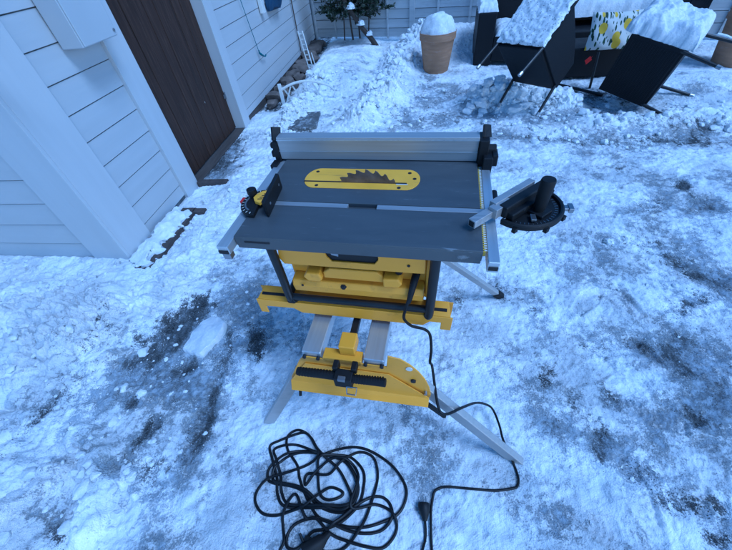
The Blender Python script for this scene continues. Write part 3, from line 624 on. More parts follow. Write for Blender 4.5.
# ================================================================ BUSH
bush = root('evergreen_bush', (.30, 6.75, .1), 0, 'leafy evergreen bush with snow on its slanting stem in the fence corner', 'bush')
trunks = [([(.38, -.15, -.15), (.27, -.15, .02), (.13, -.15, .18), (-.03, -.15, .42), (-.18, -.12, .68), (-.35, -.05, 1.1)], .045), ([(-.02, 0, 0), (-.04, 0, .4), (0, 0, .9), (.1, 0, 1.3)], .016), ([(.10, .05, 0), (.10, .04, .4), (.15, 0, .9)], .014), ([(-.16, .05, 0), (-.14, 0, .5), (-.25, 0, 1.1)], .012), ([(.24, 0, 0), (.30, 0, .5), (.4, 0, 1.0)], .012)]
mb = MB()
for pts, r in trunks:
    c = catmull(pts, 5); mb.tube(c, [r*(1-.6*i/len(c)) for i in range(len(c))], 8)
mb.build('trunk', 'bark', bush, smooth=True)
mb = MB()
def leaf(mb, c, d, sz):
    d = Vector(d).normalized(); s_ = d.cross(Vector((random.gauss(0, 1), random.gauss(0, 1), random.gauss(0, 1)))).normalized(); n_ = d.cross(s_)
    c = Vector(c); mb.add([c, c+d*sz*.5+s_*sz*.22+n_*.1*sz, c+d*sz, c+d*sz*.5-s_*sz*.22+n_*.1*sz, c+d*sz*.5], [(0, 1, 4), (1, 2, 4), (2, 3, 4), (3, 0, 4)])
tw = MB()
for k in range(480):
    t = random.random(); base = Vector(random.choice([(-.04, 0), (.12, .0), (-.25, 0), (.42, 0), (.3, 0)])+(0,)); 
    base = Vector((random.uniform(-.34, .50), random.gauss(0, .09), random.uniform(.30, 1.25)))
    dr_ = Vector((random.gauss(0, 1), random.gauss(0, .8), random.uniform(-.3, .6))).normalized(); ln = random.uniform(.12, .28)
    if base.x < -.15 and base.z < .5: dr_.x = -abs(dr_.x)
    tw.tube([base, base+dr_*ln], [.003, .0015], 4)
    for q in range(13):
        f_ = random.uniform(.25, 1.0); leaf(mb, base+dr_*ln*f_, dr_+Vector((random.gauss(0, .7), random.gauss(0, .7), random.gauss(0, .5))), random.uniform(.045, .08))
tw.build('twigs', 'bark', bush); mb.build('leaves', 'leaf', bush)
for i, (x, z, r, lb) in enumerate(((.545, .17, .055, 'lowest snow lump on the slanting bush stem'), (.42, .32, .06, 'middle snow lump on the slanting bush stem'), (.28, .54, .07, 'upper snow lump on the slanting bush stem'))):
    snow_dome('snow_lump', (x, 6.585, z), r, r*1.0, lb, seed=30+i, n=20, nr=10, lump=.3)

# ================================================================ POTS
def pot(c, rt, rb, h, label, slabel, seed):
    p = root('plant_pot', c, 0, label, 'plant pot', 'terracotta pots')
    MB().lathe([(rb, 0), (rb+.005, .01), (rt*.93, h*.80), (rt*.94, h*.82), (rt, h*.83), (rt*1.01, h), (rt*.90, h), (rt*.86, h*.8), (rt*.8, h*.78)], (0, 0, 0), 56).build('pot_body', 'terracotta', p, smooth=True)
    snow_dome('snow_mound', (c[0], c[1], c[2]+h-.03), rt*.97, .21, slabel, seed=seed, lump=.06, n=48, nr=20, power=2.6, group='snow caps on the pots')
pot((1.27, 4.99, -.01), .225, .155, .445, 'terracotta pot in front of the fence left of the black sofa', 'round cap of snow in the pot left of the sofa', 3)
pot((4.36, 3.92, .0), .27, .19, .50, 'terracotta pot at the right edge of the picture by the overturned chair', 'round cap of snow in the pot at the right edge', 12)

# ================================================================ SOFA AND CHAIRS
SA = R(16); S0 = V(1.74, 4.90, 0)
sofa = root('garden_sofa', S0, -SA, 'black rattan garden sofa against the fence, buried under snow and chairs', 'sofa')
MB().box(0, .21, 0, .75, .02, .575).build('armrest', 'rattan', sofa, bevel=.012)
MB().box(2.19, 2.40, 0, .75, .02, .575).build('armrest', 'rattan', sofa, bevel=.012)
MB().box(.212, 2.188, .03, .62, .06, .33).build('seat', 'rattan', sofa, bevel=.01)
MB().box(.212, 2.188, .622, .75, .06, .80).build('backrest', 'rattan', sofa, bevel=.012)
for x in (.05, .14, 2.22, 2.34): MB().box(x, x+.04, .05, .1, -.05, .02).build('leg', 'rattan', sofa)
def so(u, v_, z): return S0+V(u*math.cos(SA)+v_*math.sin(SA), -u*math.sin(SA)+v_*math.cos(SA), z)
snow_patch('snow_pad', [so(-.005, .03, .575), so(.215, .03, .575), so(.215, .74, .575), so(-.005, .74, .575)], .085, n=(24, 60), label='snow pad on the left armrest of the black sofa', seed=5, noise=.3)
snow_patch('snow_pad', [so(2.19, -.01, .575), so(2.41, -.01, .575), so(2.41, .74, .575), so(2.19, .74, .575)], .12, n=(24, 60), label='snow pad on the right armrest of the black sofa', seed=6, noise=.35)
snow_patch('snow_pad', [so(.23, .03, .33), so(.98, .03, .33), so(.98, .60, .33), so(.23, .60, .33)], .09, n=(50, 40), label='snow on the sofa seat left of the tipped chair', seed=7, noise=.15)
snow_patch('snow_pad', [so(.95, .30, .42), so(2.1, .32, .42), so(2.18, .72, .72), so(.95, .72, .72)], .16, n=(60, 40), label='deep snow heaped on the sofa behind the lemon cushion', seed=8, noise=.25)

def chair(P, w_, s_, b_, W, SD, BH, LL, label, side=True, tilt=None):
    """chair in any pose: P is the seat and back junction corner, w_ across, s_ along the seat, b_ up the back"""
    P, w_, s_, b_ = Vector(P), Vector(w_), Vector(s_), Vector(b_); low = P
    c = root('rattan_chair', tuple(P), 0, label, 'chair', 'tipped rattan chairs')
    O_ = Vector((0, 0, 0)); t = .03
    nb = s_
    MB().obox(w_*W/2+s_*SD/2, w_*(W/2-.02), s_*(SD/2), b_*.02).build('seat', 'rattan', c, bevel=.008)
    # back with woven ribs across
    bk = MB().obox(w_*W/2+b_*BH/2, w_*(W/2), b_*BH/2, s_*.014)
    k = int(BH/.022)
    for i in range(k): bk.obox(w_*W/2+b_*(i+.5)*BH/k-s_*.014, w_*(W/2-.03), b_*.006, s_*.004)
    bk.build('backrest', 'rattan', c, bevel=.003)
    for x in (0, 1):
        for y in (0, 1):
            a = w_*(x*(W-.03)+.015)+s_*(y*(SD-.03)+.0); e = a-b_*LL+s_*(-.05 if y == 0 else .05)*1.0
            lg = MB().tube([a+b_*.02, e], [.014, .012], 10).build('leg', 'tube', c)
            MB().tube([e+(a-e).normalized()*.03, e-(a-e).normalized()*.004], .0145, 10).build('cap', 'bolt', lg)
    if side:
        for x in (0, 1):
            o_ = w_*(x*(W-.02)); poly = [o_, o_+s_*SD, o_+s_*(SD*.98)+b_*.23, o_+s_*SD*.6+b_*.30, o_+b_*.36]
            MB().prism(poly, w_*.02).build('side_panel', 'rattan', c, bevel=.004)
    return c
pA, wA, sA_, bA = V(1.418, 3.439, .602), V(.478, -.877, .056), V(.593, .275, -.757), V(.648, .395, .651)
chair(pA, wA, sA_, bA, .473, .48, .66, .27, 'black rattan armchair tipped forward, its back up and covered in thin dripped snow')
nA = -sA_
snow_patch('snow_sheet', [pA+nA*.018+wA*.0, pA+nA*.018+wA*.473, pA+nA*.018+wA*.473+bA*.66, pA+nA*.018+bA*.66], .022, up=nA, n=(70, 90), mt='snowdots', label='thin dotted sheet of snow on the back of the left tipped chair', seed=9, noise=.35, edge=.05, freq=22)
pB, wB, sB_, bB = V(2.697, 2.993, .075), V(.057, -.238, .969), V(.760, .640, .112), V(-.648, .730, .218)
chair(pB, wB, sB_, bB, .475, .423, .408, .285, 'black rattan armchair lying on its side, silver capped legs pointing right')
t0 = pB+wB*.480
snow_patch('snow_block', [t0-bB*.06-sB_*.0, t0+bB*.47-sB_*.02, t0+bB*.47+sB_*.50, t0-bB*.04+sB_*.47], .13, up=wB+V(0, 0, .2), n=(80, 70), label='thick block of snow on top of the chair lying on its side', seed=14, noise=.22, edge=.16, freq=7)
snow_patch('snow_strip', [pB+wB*.46-bB*.10+sB_*.44, pB+wB*.46-bB*.26+sB_*.44, pB+wB*.46-bB*.26+sB_*.475, pB+wB*.46-bB*.10+sB_*.475], .02, n=(16, 12), label='little strip of snow on the rear leg of the chair lying on its side', seed=15, noise=.3)

# lemon cushion on the sofa
fs_ = root('footstool', V(2.42, 4.02, 0), -SA, 'black rattan footstool in the dark gap between the two tipped chairs', 'footstool')
MB().box(0, .72, 0, .42, .05, .33).build('seat', 'rattan', fs_, bevel=.01)
for x in (.02, .66): MB().box(x, x+.04, .02, .06, -.02, .05).build('leg', 'rattan', fs_)
cu = root('cushion', V(2.80, 3.78, .30), -SA, 'white cushion printed with lemons and green leaves in the middle of the heap', 'cushion')
CUW, CUH = .50, .31
vs = []; fs = []; nn = 26
for side in (-1, 1):
    for i in range(nn):
        for j in range(nn):
            u = i/(nn-1); v_ = j/(nn-1); e = 4*u*(1-u)*4*v_*(1-v_)
            pin = 1-.10*(1-4*u*(1-u))*0-.06*abs(math.sin(math.pi*u))*0
            th = .075*max(e, 0)**.38
            vs.append(((u-.5)*CUW*(1-.05*math.sin(math.pi*v_)), side*-th+.10+v_*.10+.006*math.sin(u*14+v_*9), v_*CUH*(1-.04*math.sin(math.pi*u))+.012))
K = nn*nn
for side in (0, 1):
    for i in range(nn-1):
        for j in range(nn-1):
            a = side*K+i*nn+j; fs.append((a, a+nn, a+nn+1, a+1))
for i in range(nn-1):
    for (a, b_) in (((i)*nn, (i+1)*nn), (i*nn+nn-1, (i+1)*nn+nn-1), (i, i+1), ((nn-1)*nn+i, (nn-1)*nn+i+1)): fs.append((a, b_, K+b_, K+a))
lm = bpy.data.materials.new('lemon_print'); lm.use_nodes = True; n = lm.node_tree; L = n.links; b = n.nodes['Principled BSDF']; b.inputs['Roughness'].default_value = .85
tc = n.nodes.new('ShaderNodeTexCoord'); mp = n.nodes.new('ShaderNodeMapping'); mp.inputs['Scale'].default_value = (1, .0, 1); L.new(tc.outputs['Object'], mp.inputs[0])
def vor(scale, rot, sx, lo, hi, rnd=.8):
    m2 = n.nodes.new('ShaderNodeMapping'); m2.inputs['Rotation'].default_value = (0, rot, 0); m2.inputs['Scale'].default_value = (sx, 1, 1); L.new(mp.outputs[0], m2.inputs[0])
    v = N('ShaderNodeTexVoronoi', Scale=scale, Randomness=rnd); L.new(m2.outputs[0], v.inputs['Vector'])
    return ramp(math_('SUBTRACT', 1.0, v.outputs['Distance']), lo, hi)
c = mixc(vor(15, .6, 2.6, .62, .66), (.62, .63, .60), (.03, .075, .035))
c = mixc(vor(13, -.7, 2.8, .66, .70), c, (.02, .05, .03))
c = mixc(vor(8.5, .4, 1.25, .58, .61, .6), c, (.60, .44, .02))
L.new(c, b.inputs['Base Color'])
MB().add(vs, fs).build('cover', lm, cu, smooth=True)
MB().add([(-.22, .02, -.10), (-.19, .02, -.05), (-.17, .025, -.02), (-.21, .03, -.06)], [(0, 1, 2, 3)]).obox((-.20, .03, -.06), (.02, 0, .02), (0, .006, 0), (-.012, 0, .016)).build('red_tag', 'red', cu)
bs = MB().tube([V(2.25, 3.92, .06), V(2.62, 3.45, .03)], .014, 8).tube([V(2.62, 3.75, .34), V(2.60, 3.66, .03)], .012, 8).build('metal_rail', 'tube', None); tag(bs, 'black metal tubes lying under the heap between the two tipped chairs', 'rail')

# ================================================================ STAND AND SAW
YT = 0.27877829; OX, OY = 0.0075611, 0.7642340
def T(x, y, z=0): return V(OX+x*math.cos(YT)+y*math.sin(YT), OY-x*math.sin(YT)+y*math.cos(YT), z)
stand = root('saw_stand', (OX, OY, 0), -YT, 'folding saw stand with yellow end bracket, aluminium rails and splayed legs', 'saw stand')
# rails
for x0 in (-.172, .024):
    MB().box(x0, x0+.062, -.256, .40, .512, .556).build('rail', 'aluv', stand, bevel=.003)
MB().box(-.034, -.012, -.20, .38, .545, .565).build('centre_rod', 'tube', stand, bevel=.002)
MB().box(-.052, -.003, -.245, -.19, .545, .59).build('lock_block', 'yellow', stand, bevel=.003)
MB().box(-.105, .018, -.262, -.225, .515, .545).build('cross_member', 'yellow', stand, bevel=.003)
def end_bracket(flip):
    yb = -.262 if flip < 0 else .40; e = -1 if flip < 0 else 1
    up = [(-.185, .50), (-.19, .535), (-.15, .560), (.09, .565), (.12, .585), (.155, .585), (.185, .56), (.208, .52), (.224, .46), (.232, .40), (.231, .375), (-.245, .345), (-.252, .37), (-.205, .50)]
    up = [(-.252, .37), (-.19, .505), (-.17, .535), (.094, .535), (.100, .60), (.135, .592), (.165, .565), (.19, .53), (.21, .49), (.225, .44), (.232, .39), (.231, .37), (-.245, .345)]
    mb = MB().prism([(x, yb, z) for x, z in up], (0, .004*-e, 0))
    # folded skirt standing out at the foot
    sk = [(-.17, yb+e*.0045, .50), (.10, yb+e*.0045, .50), (.228, yb+e*.010, .385), (.226, yb+e*.034, .368), (-.245, yb+e*.034, .345), (-.250, yb+e*.010, .37)]
    o = MB(); v0 = [Vector(p) for p in sk]; o.add(v0+[p-Vector((0, e*.004, .003)) for p in v0], [(0, 1, 2, 5), (2, 3, 4, 5), (6, 11, 8, 7), (8, 11, 10, 9), (0, 6, 7, 1), (1, 7, 8, 2), (2, 8, 9, 3), (3, 9, 10, 4), (4, 10, 11, 5), (5, 11, 6, 0)])
    mb.add(o.v, o.f)
    br_ = mb.build('end_bracket', 'yellow', stand, bevel=.0015)
    if e < 0:
        MB().cyl((.162, yb-.0005, .545), (.162, yb-.003, .545), .010, 16).build('hole', 'scale', br_)
        MB().cyl((.175, yb-.0005, .475), (.175, yb-.006, .475), .008, 12).build('bolt', 'slot', br_)
        MB().cyl((.215, yb-.0005, .41), (.215, yb-.012, .41), .005, 12).build('bolt', 'bolt', br_)
        for x in (-.165, -.12, .03, .08): MB().cyl((x, -.2565, .534), (x, -.266, .534), .006, 10).build('bolt', 'slot', br_)
        for x in (-.13, .04): MB().cyl((x, yb-.02, .340), (x, yb-.02, .352), .006, 10).build('bolt', 'bolt', br_)
    return br_
end_bracket(-1); end_bracket(1)
hd = MB().tube([(-.176, -.305, .520), (-.05, -.308, .528)], .0125, 16).tube([(.0, -.312, .535), (.100, -.315, .545)], .0125, 16)
for i in range(12): hd.tube([(-.17+i*.0095, -.3052, .5204+i*.0006), (-.166+i*.0095, -.3052, .5207+i*.0006)], .0138, 16); hd.tube([(.004+i*.0078, -.3122, .5353+i*.0008), (.007+i*.0078, -.3122, .5356+i*.0008)], .0138, 16)
hdl = hd.build('carry_handle', 'rubber', stand, smooth=True)
MB().box(-.052, .002, -.330, -.292, .505, .55).box(-.062, -.045, -.30, -.27, .53, .56).box(-.005, .012, -.30, -.27, .54, .565).build('latch', 'black', hdl, bevel=.003)
MB().box(-.038, -.016, -.332, -.318, .545, .556).build('latch_plate', 'bolt', hdl, bevel=.001)
MB().tube([(-.015, -.33, .515), (-.013, -.345, .500), (.014, -.345, .500), (.016, -.33, .517), (-.015, -.33, .515)], .0022, 6).build('wire_loop', 'bolt', hdl)
def leg(p, q, foot=True, w_=.034, h_=.022):
    lg = MB().bar(p, q, w_, h_, up=(0, 1, .3)).build('leg', 'alu', stand, bevel=.003)
    d = (Vector(q)-Vector(p)).normalized()
    if foot: MB().bar(Vector(q)-d*.045, Vector(q)+d*.006, w_+.008, h_+.008, up=(0, 1, .3)).build('foot', 'rubber', lg, bevel=.006)
    return lg
leg((-.215, -.240, .40), (-.437, -.310, -.004), False, .044)
leg((.195, -.236, .405), (.578, -.294, -.006), False, .054, .026)
leg((.21, .40, .40), (.575, .507, .012), True, .034)
leg((-.21, .40, .40), (-.25, .52, .012), True, .034)
MB().bar((.20, -.272, .37), (.285, -.283, .285), .012, .012).build('leg_lock', 'black', stand)
MB().bar((-.215, -.287, .345), (-.225, -.291, .30), .010, .010).build('leg_lock', 'black', stand)
# yellow crossbeam the saw is clamped to
bmz = [(-.358, .560), (-.330, .560), (-.330, .595), (-.232, .598), (-.205, .578), (.19, .578), (.21, .600), (.243, .600), (.243, .565), (.274, .565), (.276, .628), (-.356, .628)]
MB().prism([(x, -.128, z) for x, z in bmz], (0, .004, 0)).prism([(-.352, -.124, .624), (.270, -.124, .624), (.262, -.078, .640), (-.340, -.078, .640)], (0, 0, .004)).prism([(x, -.080, z+.012) for x, z in bmz], (0, .004, 0)).build('crossbeam', 'yellow', stand, bevel=.0015)
for x0_, x1_ in ((-.34, -.20), (.15, .258)): MB().box(x0_, x1_, -.110, -.100, .630, .6365).build('crossbeam_groove', 'slot', stand)
MB().prism([(x, .28, z) for x, z in bmz], (0, .05, 0)).build('crossbeam', 'yellow', stand, bevel=.002)
MB().box(.10, .175, -.10, -.07, .545, .572).build('clamp_lever', 'black', stand, bevel=.004)

SB = .645
saw = root('table_saw', (OX, OY, SB), -YT, 'portable yellow table saw with grey table, upright silver rip fence and blade', 'table saw')
sh = (0, 0, SB)
def B(mb, name, mt, parent=None, **k): return mb.build(name, mt, parent or saw, shift=sh, **k)
# table: top sheet + apron
B(MB().box(-.302, .313, -.157, -.0165, .895, .925).box(-.302, .313, .0065, .33, .895, .925).box(-.302, .313, -.0165, .0065, .895, .913).prism([(-.3, -.1575, .921), (-.298, -.160, .889), (.311, -.160, .889), (.311, -.1575, .921)], (0, .006, 0)), 'table_top', 'table', bevel=.0015)
B(MB().box(-.275, -.205, -.1600, -.1575, .908, .9125), 'apron_groove', 'slot')
B(MB().box(-.336, -.3045, -.192, .335, .893, .919), 'rail', 'aluv', bevel=.002)
B(MB().box(.3235, .348, -.184, .335, .888, .919), 'rail', 'aluv', bevel=.002)
for x0, x1 in ((-.334, -.307), (.3255, .346)):
    B(MB().box(x0, x1, -.1945 if x0 < 0 else -.1865, -.1925 if x0 < 0 else -.1845, .896, .906), 'rail_end', 'slot')
B(MB().box(-.332, -.31, -.19, -.17, .872, .893), 'rail_bracket', 'bolt', bevel=.002)
rc = B(MB().box(.3135, .3195, -.150, .225, .905, .9185), 'ruler', mat('ruler_yellow', (.55, .40, .03), .5))
mb = MB()
for i in range(46): mb.box(.3165, .3225, -.148+i*.0081, -.148+i*.0081+.004, .9186, .9192)
B(mb, 'ruler_marks', 'scale', rc)
mb = MB()
for i in range(46): mb.box(.3138, .3160, -.1475+i*.0081, -.1475+i*.0081+.0014, .9186, .9192)
B(mb, 'ruler_marks', 'slot', rc)
# throat plate
x0, x1, y0, y1 = -.198, .151, .077, .186; rr = (y1-y0)/2; pl = []
for k in range(17): a = math.pi/2+math.pi*k/16; pl.append((x0+rr*.72+rr*.72*math.cos(a), (y0+y1)/2+rr*math.sin(a), .9235))
for k in range(17): a = -math.pi/2+math.pi*k/16; pl.append((x1-rr*.72+rr*.72*math.cos(a), (y0+y1)/2+rr*math.sin(a), .9235))
tp = B(MB().prism(pl, (0, 0, .0030)), 'throat_plate', 'insert', bevel=.0006)
B(MB().box(-.196, .115, .1065, .1125, .9266, .9272), 'blade_slot', 'slot', tp)
B(MB().box(.085, .118, .1020, .1062, .9266, .9270), 'blade_slot', 'scale', tp)
for (x, y) in ((-.168, .165), (-.150, .088), (.118, .166), (.135, .135), (.095, .086)): B(MB().cyl((x, y, .9266), (x, y, .9272), .0055, 14), 'screw', 'slot', tp)
# blade
bc = (-.002, .1085, .925+.044-.127); nt_ = 28; pts = []
for i in range(nt_):
    a0 = 2*math.pi*i/nt_; st = 2*math.pi/nt_
    for fr, rd in ((0, .127), (.25, .1245), (.50, .1195), (.68, .1165), (.84, .1160), (.95, .1200)): pts.append((bc[0]-rd*math.cos(a0+fr*st), bc[1]-.0013, bc[2]+rd*math.sin(a0+fr*st)))
B(MB().prism(pts, (0, .0026, 0)), 'saw_blade', 'steel')
# rip fence
rf = B(MB().box(-.318, .310, .240, .278, .9275, 1.000), 'rip_fence', 'alu', bevel=.0015)
B(MB().box(-.318, .310, .2375, .2397, .9905, .9935).box(-.318, .310, .2380, .2397, .955, .9562), 'groove', 'aluv', rf)
def lump(x0, x1, y0, y1, z0, z1): return (x0, x1, y0, y1, z0, z1)
B(MB().box(-.338, -.3185, .236, .290, .90, .985).box(-.345, -.322, .200, .240, .888, .925).prism([(-.342, .25, .985), (-.342, .27, 1.022), (-.319, .285, 1.015), (-.319, .262, .985)], (.006, 0, 0)).box(-.352, -.338, .245, .27, .93, .95).cyl((-.352, .26, .965), (-.332, .26, .965), .010, 10).cyl((-.34, .212, .90), (-.315, .212, .90), .012, 10), 'fence_clamp', 'black', rf, bevel=.004)
B(MB().box(.311, .338, .228, .292, .90, .995).box(.325, .352, .205, .275, .895, .955).prism([(.314, .25, .995), (.314, .265, 1.028), (.33, .285, 1.018), (.336, .262, .99)], (.010, 0, 0)).cyl((.335, .26, .955), (.362, .26, .955), .016, 14).box(.35, .366, .215, .262, .925, .958), 'fence_clamp', 'black', rf, bevel=.004)
B(MB().box(.350, .366, .080, .128, .878, .905).cyl((.358, .104, .86), (.358, .104, .90), .008, 10), 'rail_knob', 'black', bevel=.006)
# body
def plate_y(xz, y, th): return MB().prism([(x, y, z) for x, z in xz], (0, th, 0))
body = B(MB().box(-.212, .190, -.085, .24, .66, .88).prism([(-.205, -.085, .655), (-.205, -.122, .688), (-.205, -.126, .715), (-.205, -.118, .733), (-.205, -.085, .738)], (.392, 0, 0)), 'housing', 'yellow', bevel=.004)
up = [(-.212, .850), (-.216, .83), (-.205, .807), (.150, .807), (.187, .808), (.187, .878), (.066, .878), (.066, .846), (.055, .830), (-.062, .830), (-.074, .846), (-.08, .878), (-.205, .878)]
B(plate_y(up, -.128, .006).box(-.205, .187, -.122, -.086, .868, .872), 'upper_flange', 'yellow', body, bevel=.0015)
B(MB().box(-.078, .064, -.121, -.087, .800, .866), 'vent', 'slot', body)
B(plate_y([(-.072, .878), (-.060, .850), (-.042, .846), (-.040, .878)], -.124, .003), 'guard_edge', 'bolt', body)
pill = lambda x0, x1, z0, z1: [(x0+.012, z0), (x1-.008, z0), (x1, z0+.012), (x1-.008, z1), (x0+.012, z1), (x0, (z0+z1)/2)]
B(plate_y(pill(-.155, -.098, .752, .784), -.137, .050), 'storage_knob', 'yellow', body, bevel=.004)
B(plate_y([(.076, .752), (.118, .753), (.129, .768), (.118, .786), (.076, .784)], -.137, .050), 'storage_knob', 'yellow', body, bevel=.004)
B(plate_y([(-.098, .757), (.076, .757), (.076, .779), (.058, .797), (-.075, .797), (-.098, .779)], -.125, .040), 'storage_bar', 'yellow', body, bevel=.004)
B(MB().cyl((.118, -.086, .795), (.118, -.118, .795), .010, 14).box(.08, .118, -.092, -.086, .80, .806), 'knob', 'black', body, bevel=.001)
B(MB().box(-.162, -.118, -.0875, -.0855, .786, .803), 'slot_opening', 'slot', body)
B(MB().box(-.150, -.142, -.096, -.088, .778, .803).box(-.150, -.104, -.096, -.088, .801, .806), 'wrench', 'bolt', body)
B(MB().cyl((-.045, -.122, .722), (-.045, -.128, .722), .010, 6, .007), 'vent', 'slot', body)
for (x, z) in ((-.185, .871), (.145, .835), (-.17, .722)): B(MB().cyl((x, -.1285, z), (x, -.1305, z), .004, 8), 'screw', 'slot', body)
B(MB().box(-.10, .10, .00, .22, .60, .66), 'motor', 'black', body, bevel=.01)
# roll cage of black tube
B(MB().tube(catmull([(-.221, -.140, .885), (-.225, -.132, .75), (-.230, -.126, .66), (-.228, -.120, .640), (-.212, -.122, .645)], 5), .0125, 14), 'frame_tube', 'tube', smooth=True)
B(MB().tube([(-.225, -.120, .650), (.205, -.120, .650)], .0115, 14), 'frame_tube', 'tube', smooth=True)
B(MB().tube(catmull([(.212, -.135, .885), (.209, -.128, .75), (.206, -.124, .64), (.202, -.122, .622)], 5), .0135, 14), 'frame_tube', 'tube', smooth=True)
for x in (-.235, .205):
    B(MB().tube([(x, -.12, .652), (x, .27, .652)], .0115, 12), 'frame_tube', 'tube', smooth=True)
    B(MB().tube([(x, .27, .652), (x*1.03, .28, .885)], .0115, 12), 'frame_tube', 'tube', smooth=True)
B(MB().box(-.242, -.214, -.134, -.108, .628, .650), 'tube_boot', 'rubber', bevel=.006)
B(MB().box(.190, .200, -.10, .24, .68, .88), 'side_plate', 'yellow', bevel=.002)
B(MB().cyl((.22, -.06, .845), (.262, -.06, .845), .022, 18).box(.205, .222, -.09, -.03, .80, .88), 'bevel_knob', 'black', bevel=.003)
# filler blocks inside the mitre slot: bright bar bottoms seen in the groove
# power cord
def G(x, y, dz=.005): return Vector((x, y, ground_z(x, y)+dz))
st0 = T(.155, -.115, .752); st1 = T(.150, -.135, .725)
cd = [st1, T(.140, -.152, .685), T(.135, -.152, .636), T(.158, -.152, .603), T(.195, -.150, .590), T(.214, -.152, .565), T(.222, -.165, .50), T(.222, -.175, .44), V(.183, .537, .40), V(.1735, .4125, .385), V(.194, .390, .37), V(.264, .428, .305), V(.34, .478, .20), V(.404, .507, .10), V(.440, .500, .055), V(.444, .440, .055), V(.438, .385, .058), V(.450, .345, .035), G(.462, .310), G(.461, .265), G(.447, .240), G(.427, .234), G(.365, .234), G(.30, .245), G(.244, .256), G(.20, .264), G(.172, .264), G(.150, .255), G(.138, .235), G(.121, .188), G(.102, .088), G(.095, -.02), G(.08, -.12), G(.05, -.16), G(.02, -.12), G(.03, -.04), G(.055, .05), G(.070, .092), G(.086, .121), G(.094, .15, .010), G(.097, .178, .013)]
Mi = saw.matrix_basis.inverted() if False else (Matrix.Translation((OX, OY, SB)) @ Matrix.Rotation(-YT, 4, 'Z')).inverted()
cpts = catmull(cd, 8)
pc = MB().tube([Mi @ p for p in cpts], .0045, 8).build('power_cord', 'cable', saw, smooth=True)
MB().tube([Mi @ p for p in (T(.164, -.086, .768), T(.160, -.105, .762), T(.155, -.125, .742), T(.149, -.138, .712), T(.146, -.142, .70))], [.011, .011, .0095, .0075, .006], 12).build('strain_relief', 'black', pc, smooth=True)
pp = [G(.096, .172, .014), G(.098, .185, .016), G(.100, .200, .018), G(.102, .216, .018), G(.103, .222, .018)]
pg = MB().tube([Mi @ p for p in pp], [.008, .012, .019, .022, .020], 14).build('plug', 'black', pc, smooth=True)
mb = MB()
for dx in (-.0085, .0085): mb.tube([Mi @ (pp[-1]+V(dx, 0, 0)), Mi @ (pp[-1]+V(dx+.0015, .020, 0))], .0024, 8)
mb.build('pins', 'bolt', pg)

# ================================================================ MITRE GAUGES
def table_thing(name, label, cat, z=.925, group=None): return root(name, (OX, OY, z), -YT, label, cat, group)
g1 = table_thing('mitre_gauge', 'small black mitre gauge with yellow sticker at the left edge of the saw table', 'mitre gauge', group='mitre gauges on the saw table'); s1 = (0, 0, .925)
MB().box(-.349, -.033, -.0145, .0045, .9135, .9245).build('bar', 'alu', g1, shift=s1, bevel=.001)
MB().box(-.349, -.338, -.016, .006, .9245, .932).build('red_tip', 'red', g1, shift=s1, bevel=.001)
c0 = (-.283, -.020); hp = []
for k in range(21):
    a = math.pi*.5+R(8)+math.pi*k/20; hp.append((c0[0]+.052*math.cos(a), c0[1]+.060*math.sin(a), .926))
hb_ = MB().prism(hp, (0, 0, .012)).build('protractor', 'black', g1, shift=s1, bevel=.002)
mb = MB()
for k in range(1, 12):
    a = math.pi*.5+R(8)+math.pi*k/12; mb.bar((c0[0]+.043*math.cos(a), c0[1]+.050*math.sin(a), .9384), (c0[0]+.049*math.cos(a), c0[1]+.057*math.sin(a), .9384), .0018, .0006)
mb.build('scale_marks', 'scale', hb_, shift=s1)
mb = MB()
for k in range(16):
    a0 = R(120+8*k); a1 = R(128+8*k); mb.prism([(c0[0]+.036*math.cos(a0), c0[1]+.042*math.sin(a0), .938), (c0[0]+.041*math.cos(a0), c0[1]+.047*math.sin(a0), .938), (c0[0]+.041*math.cos(a1), c0[1]+.047*math.sin(a1), .938), (c0[0]+.036*math.cos(a1), c0[1]+.042*math.sin(a1), .938)], (0, 0, .0012))
mb.build('arc_slot', 'bolt', hb_, shift=s1)
st = [(-.268, .022, .9385), (-.285, .017, .9385), (-.297, .002, .9385), (-.300, -.016, .9385), (-.290, -.032, .9385), (-.272, -.040, .9385), (-.262, -.020, .9385)]
so_ = MB().prism(st, (0, 0, .010)).build('sticker', 'insert', hb_, shift=s1, bevel=.001)
mb = MB()
for k in range(4): mb.bar((-.284+.003*k, -.024+.0085*k, .9487), (-.270+.002*k, -.022+.0085*k, .9487), .0035, .0006)
mb.build('print', 'slot', so_, shift=s1)
MB().cyl((-.312, .004, .938), (-.312, .004, .948), .011, 20).cyl((-.312, .004, .948), (-.312, .004, .962), .014, 20, .0135).build('knob', 'black', g1, shift=s1, bevel=.001)
mb = MB().obox((-.248, .000, .950), (.006, -.002, 0), (-.008, .072, 0), (0, 0, .0235)); mb.build('head', 'black', g1, shift=s1, bevel=.003)
mb = MB()
for y in (-.045, .045): mb.cyl((-.241-.008*y/.07, y, .952), (-.2405-.008*y/.07, y, .952), .004, 10)
mb.build('screw', 'bolt', g1, shift=s1)

g2 = table_thing('mitre_gauge', 'large black mitre gauge with round upright handle overhanging the right edge of the table', 'mitre gauge', group='mitre gauges on the saw table')
MB().box(.047, .352, -.0145, .0045, .9135, .9245).build('bar', 'alu', g2, shift=s1, bevel=.001)
ca = R(46.5); ex = V(math.cos(ca), math.sin(ca), 0); ey = V(-math.sin(ca), math.cos(ca), 0)   # along head, away
def P2(a, b_, z): return V(.344, -.030, 0)+ex*a+ey*b_+V(0, 0, z)
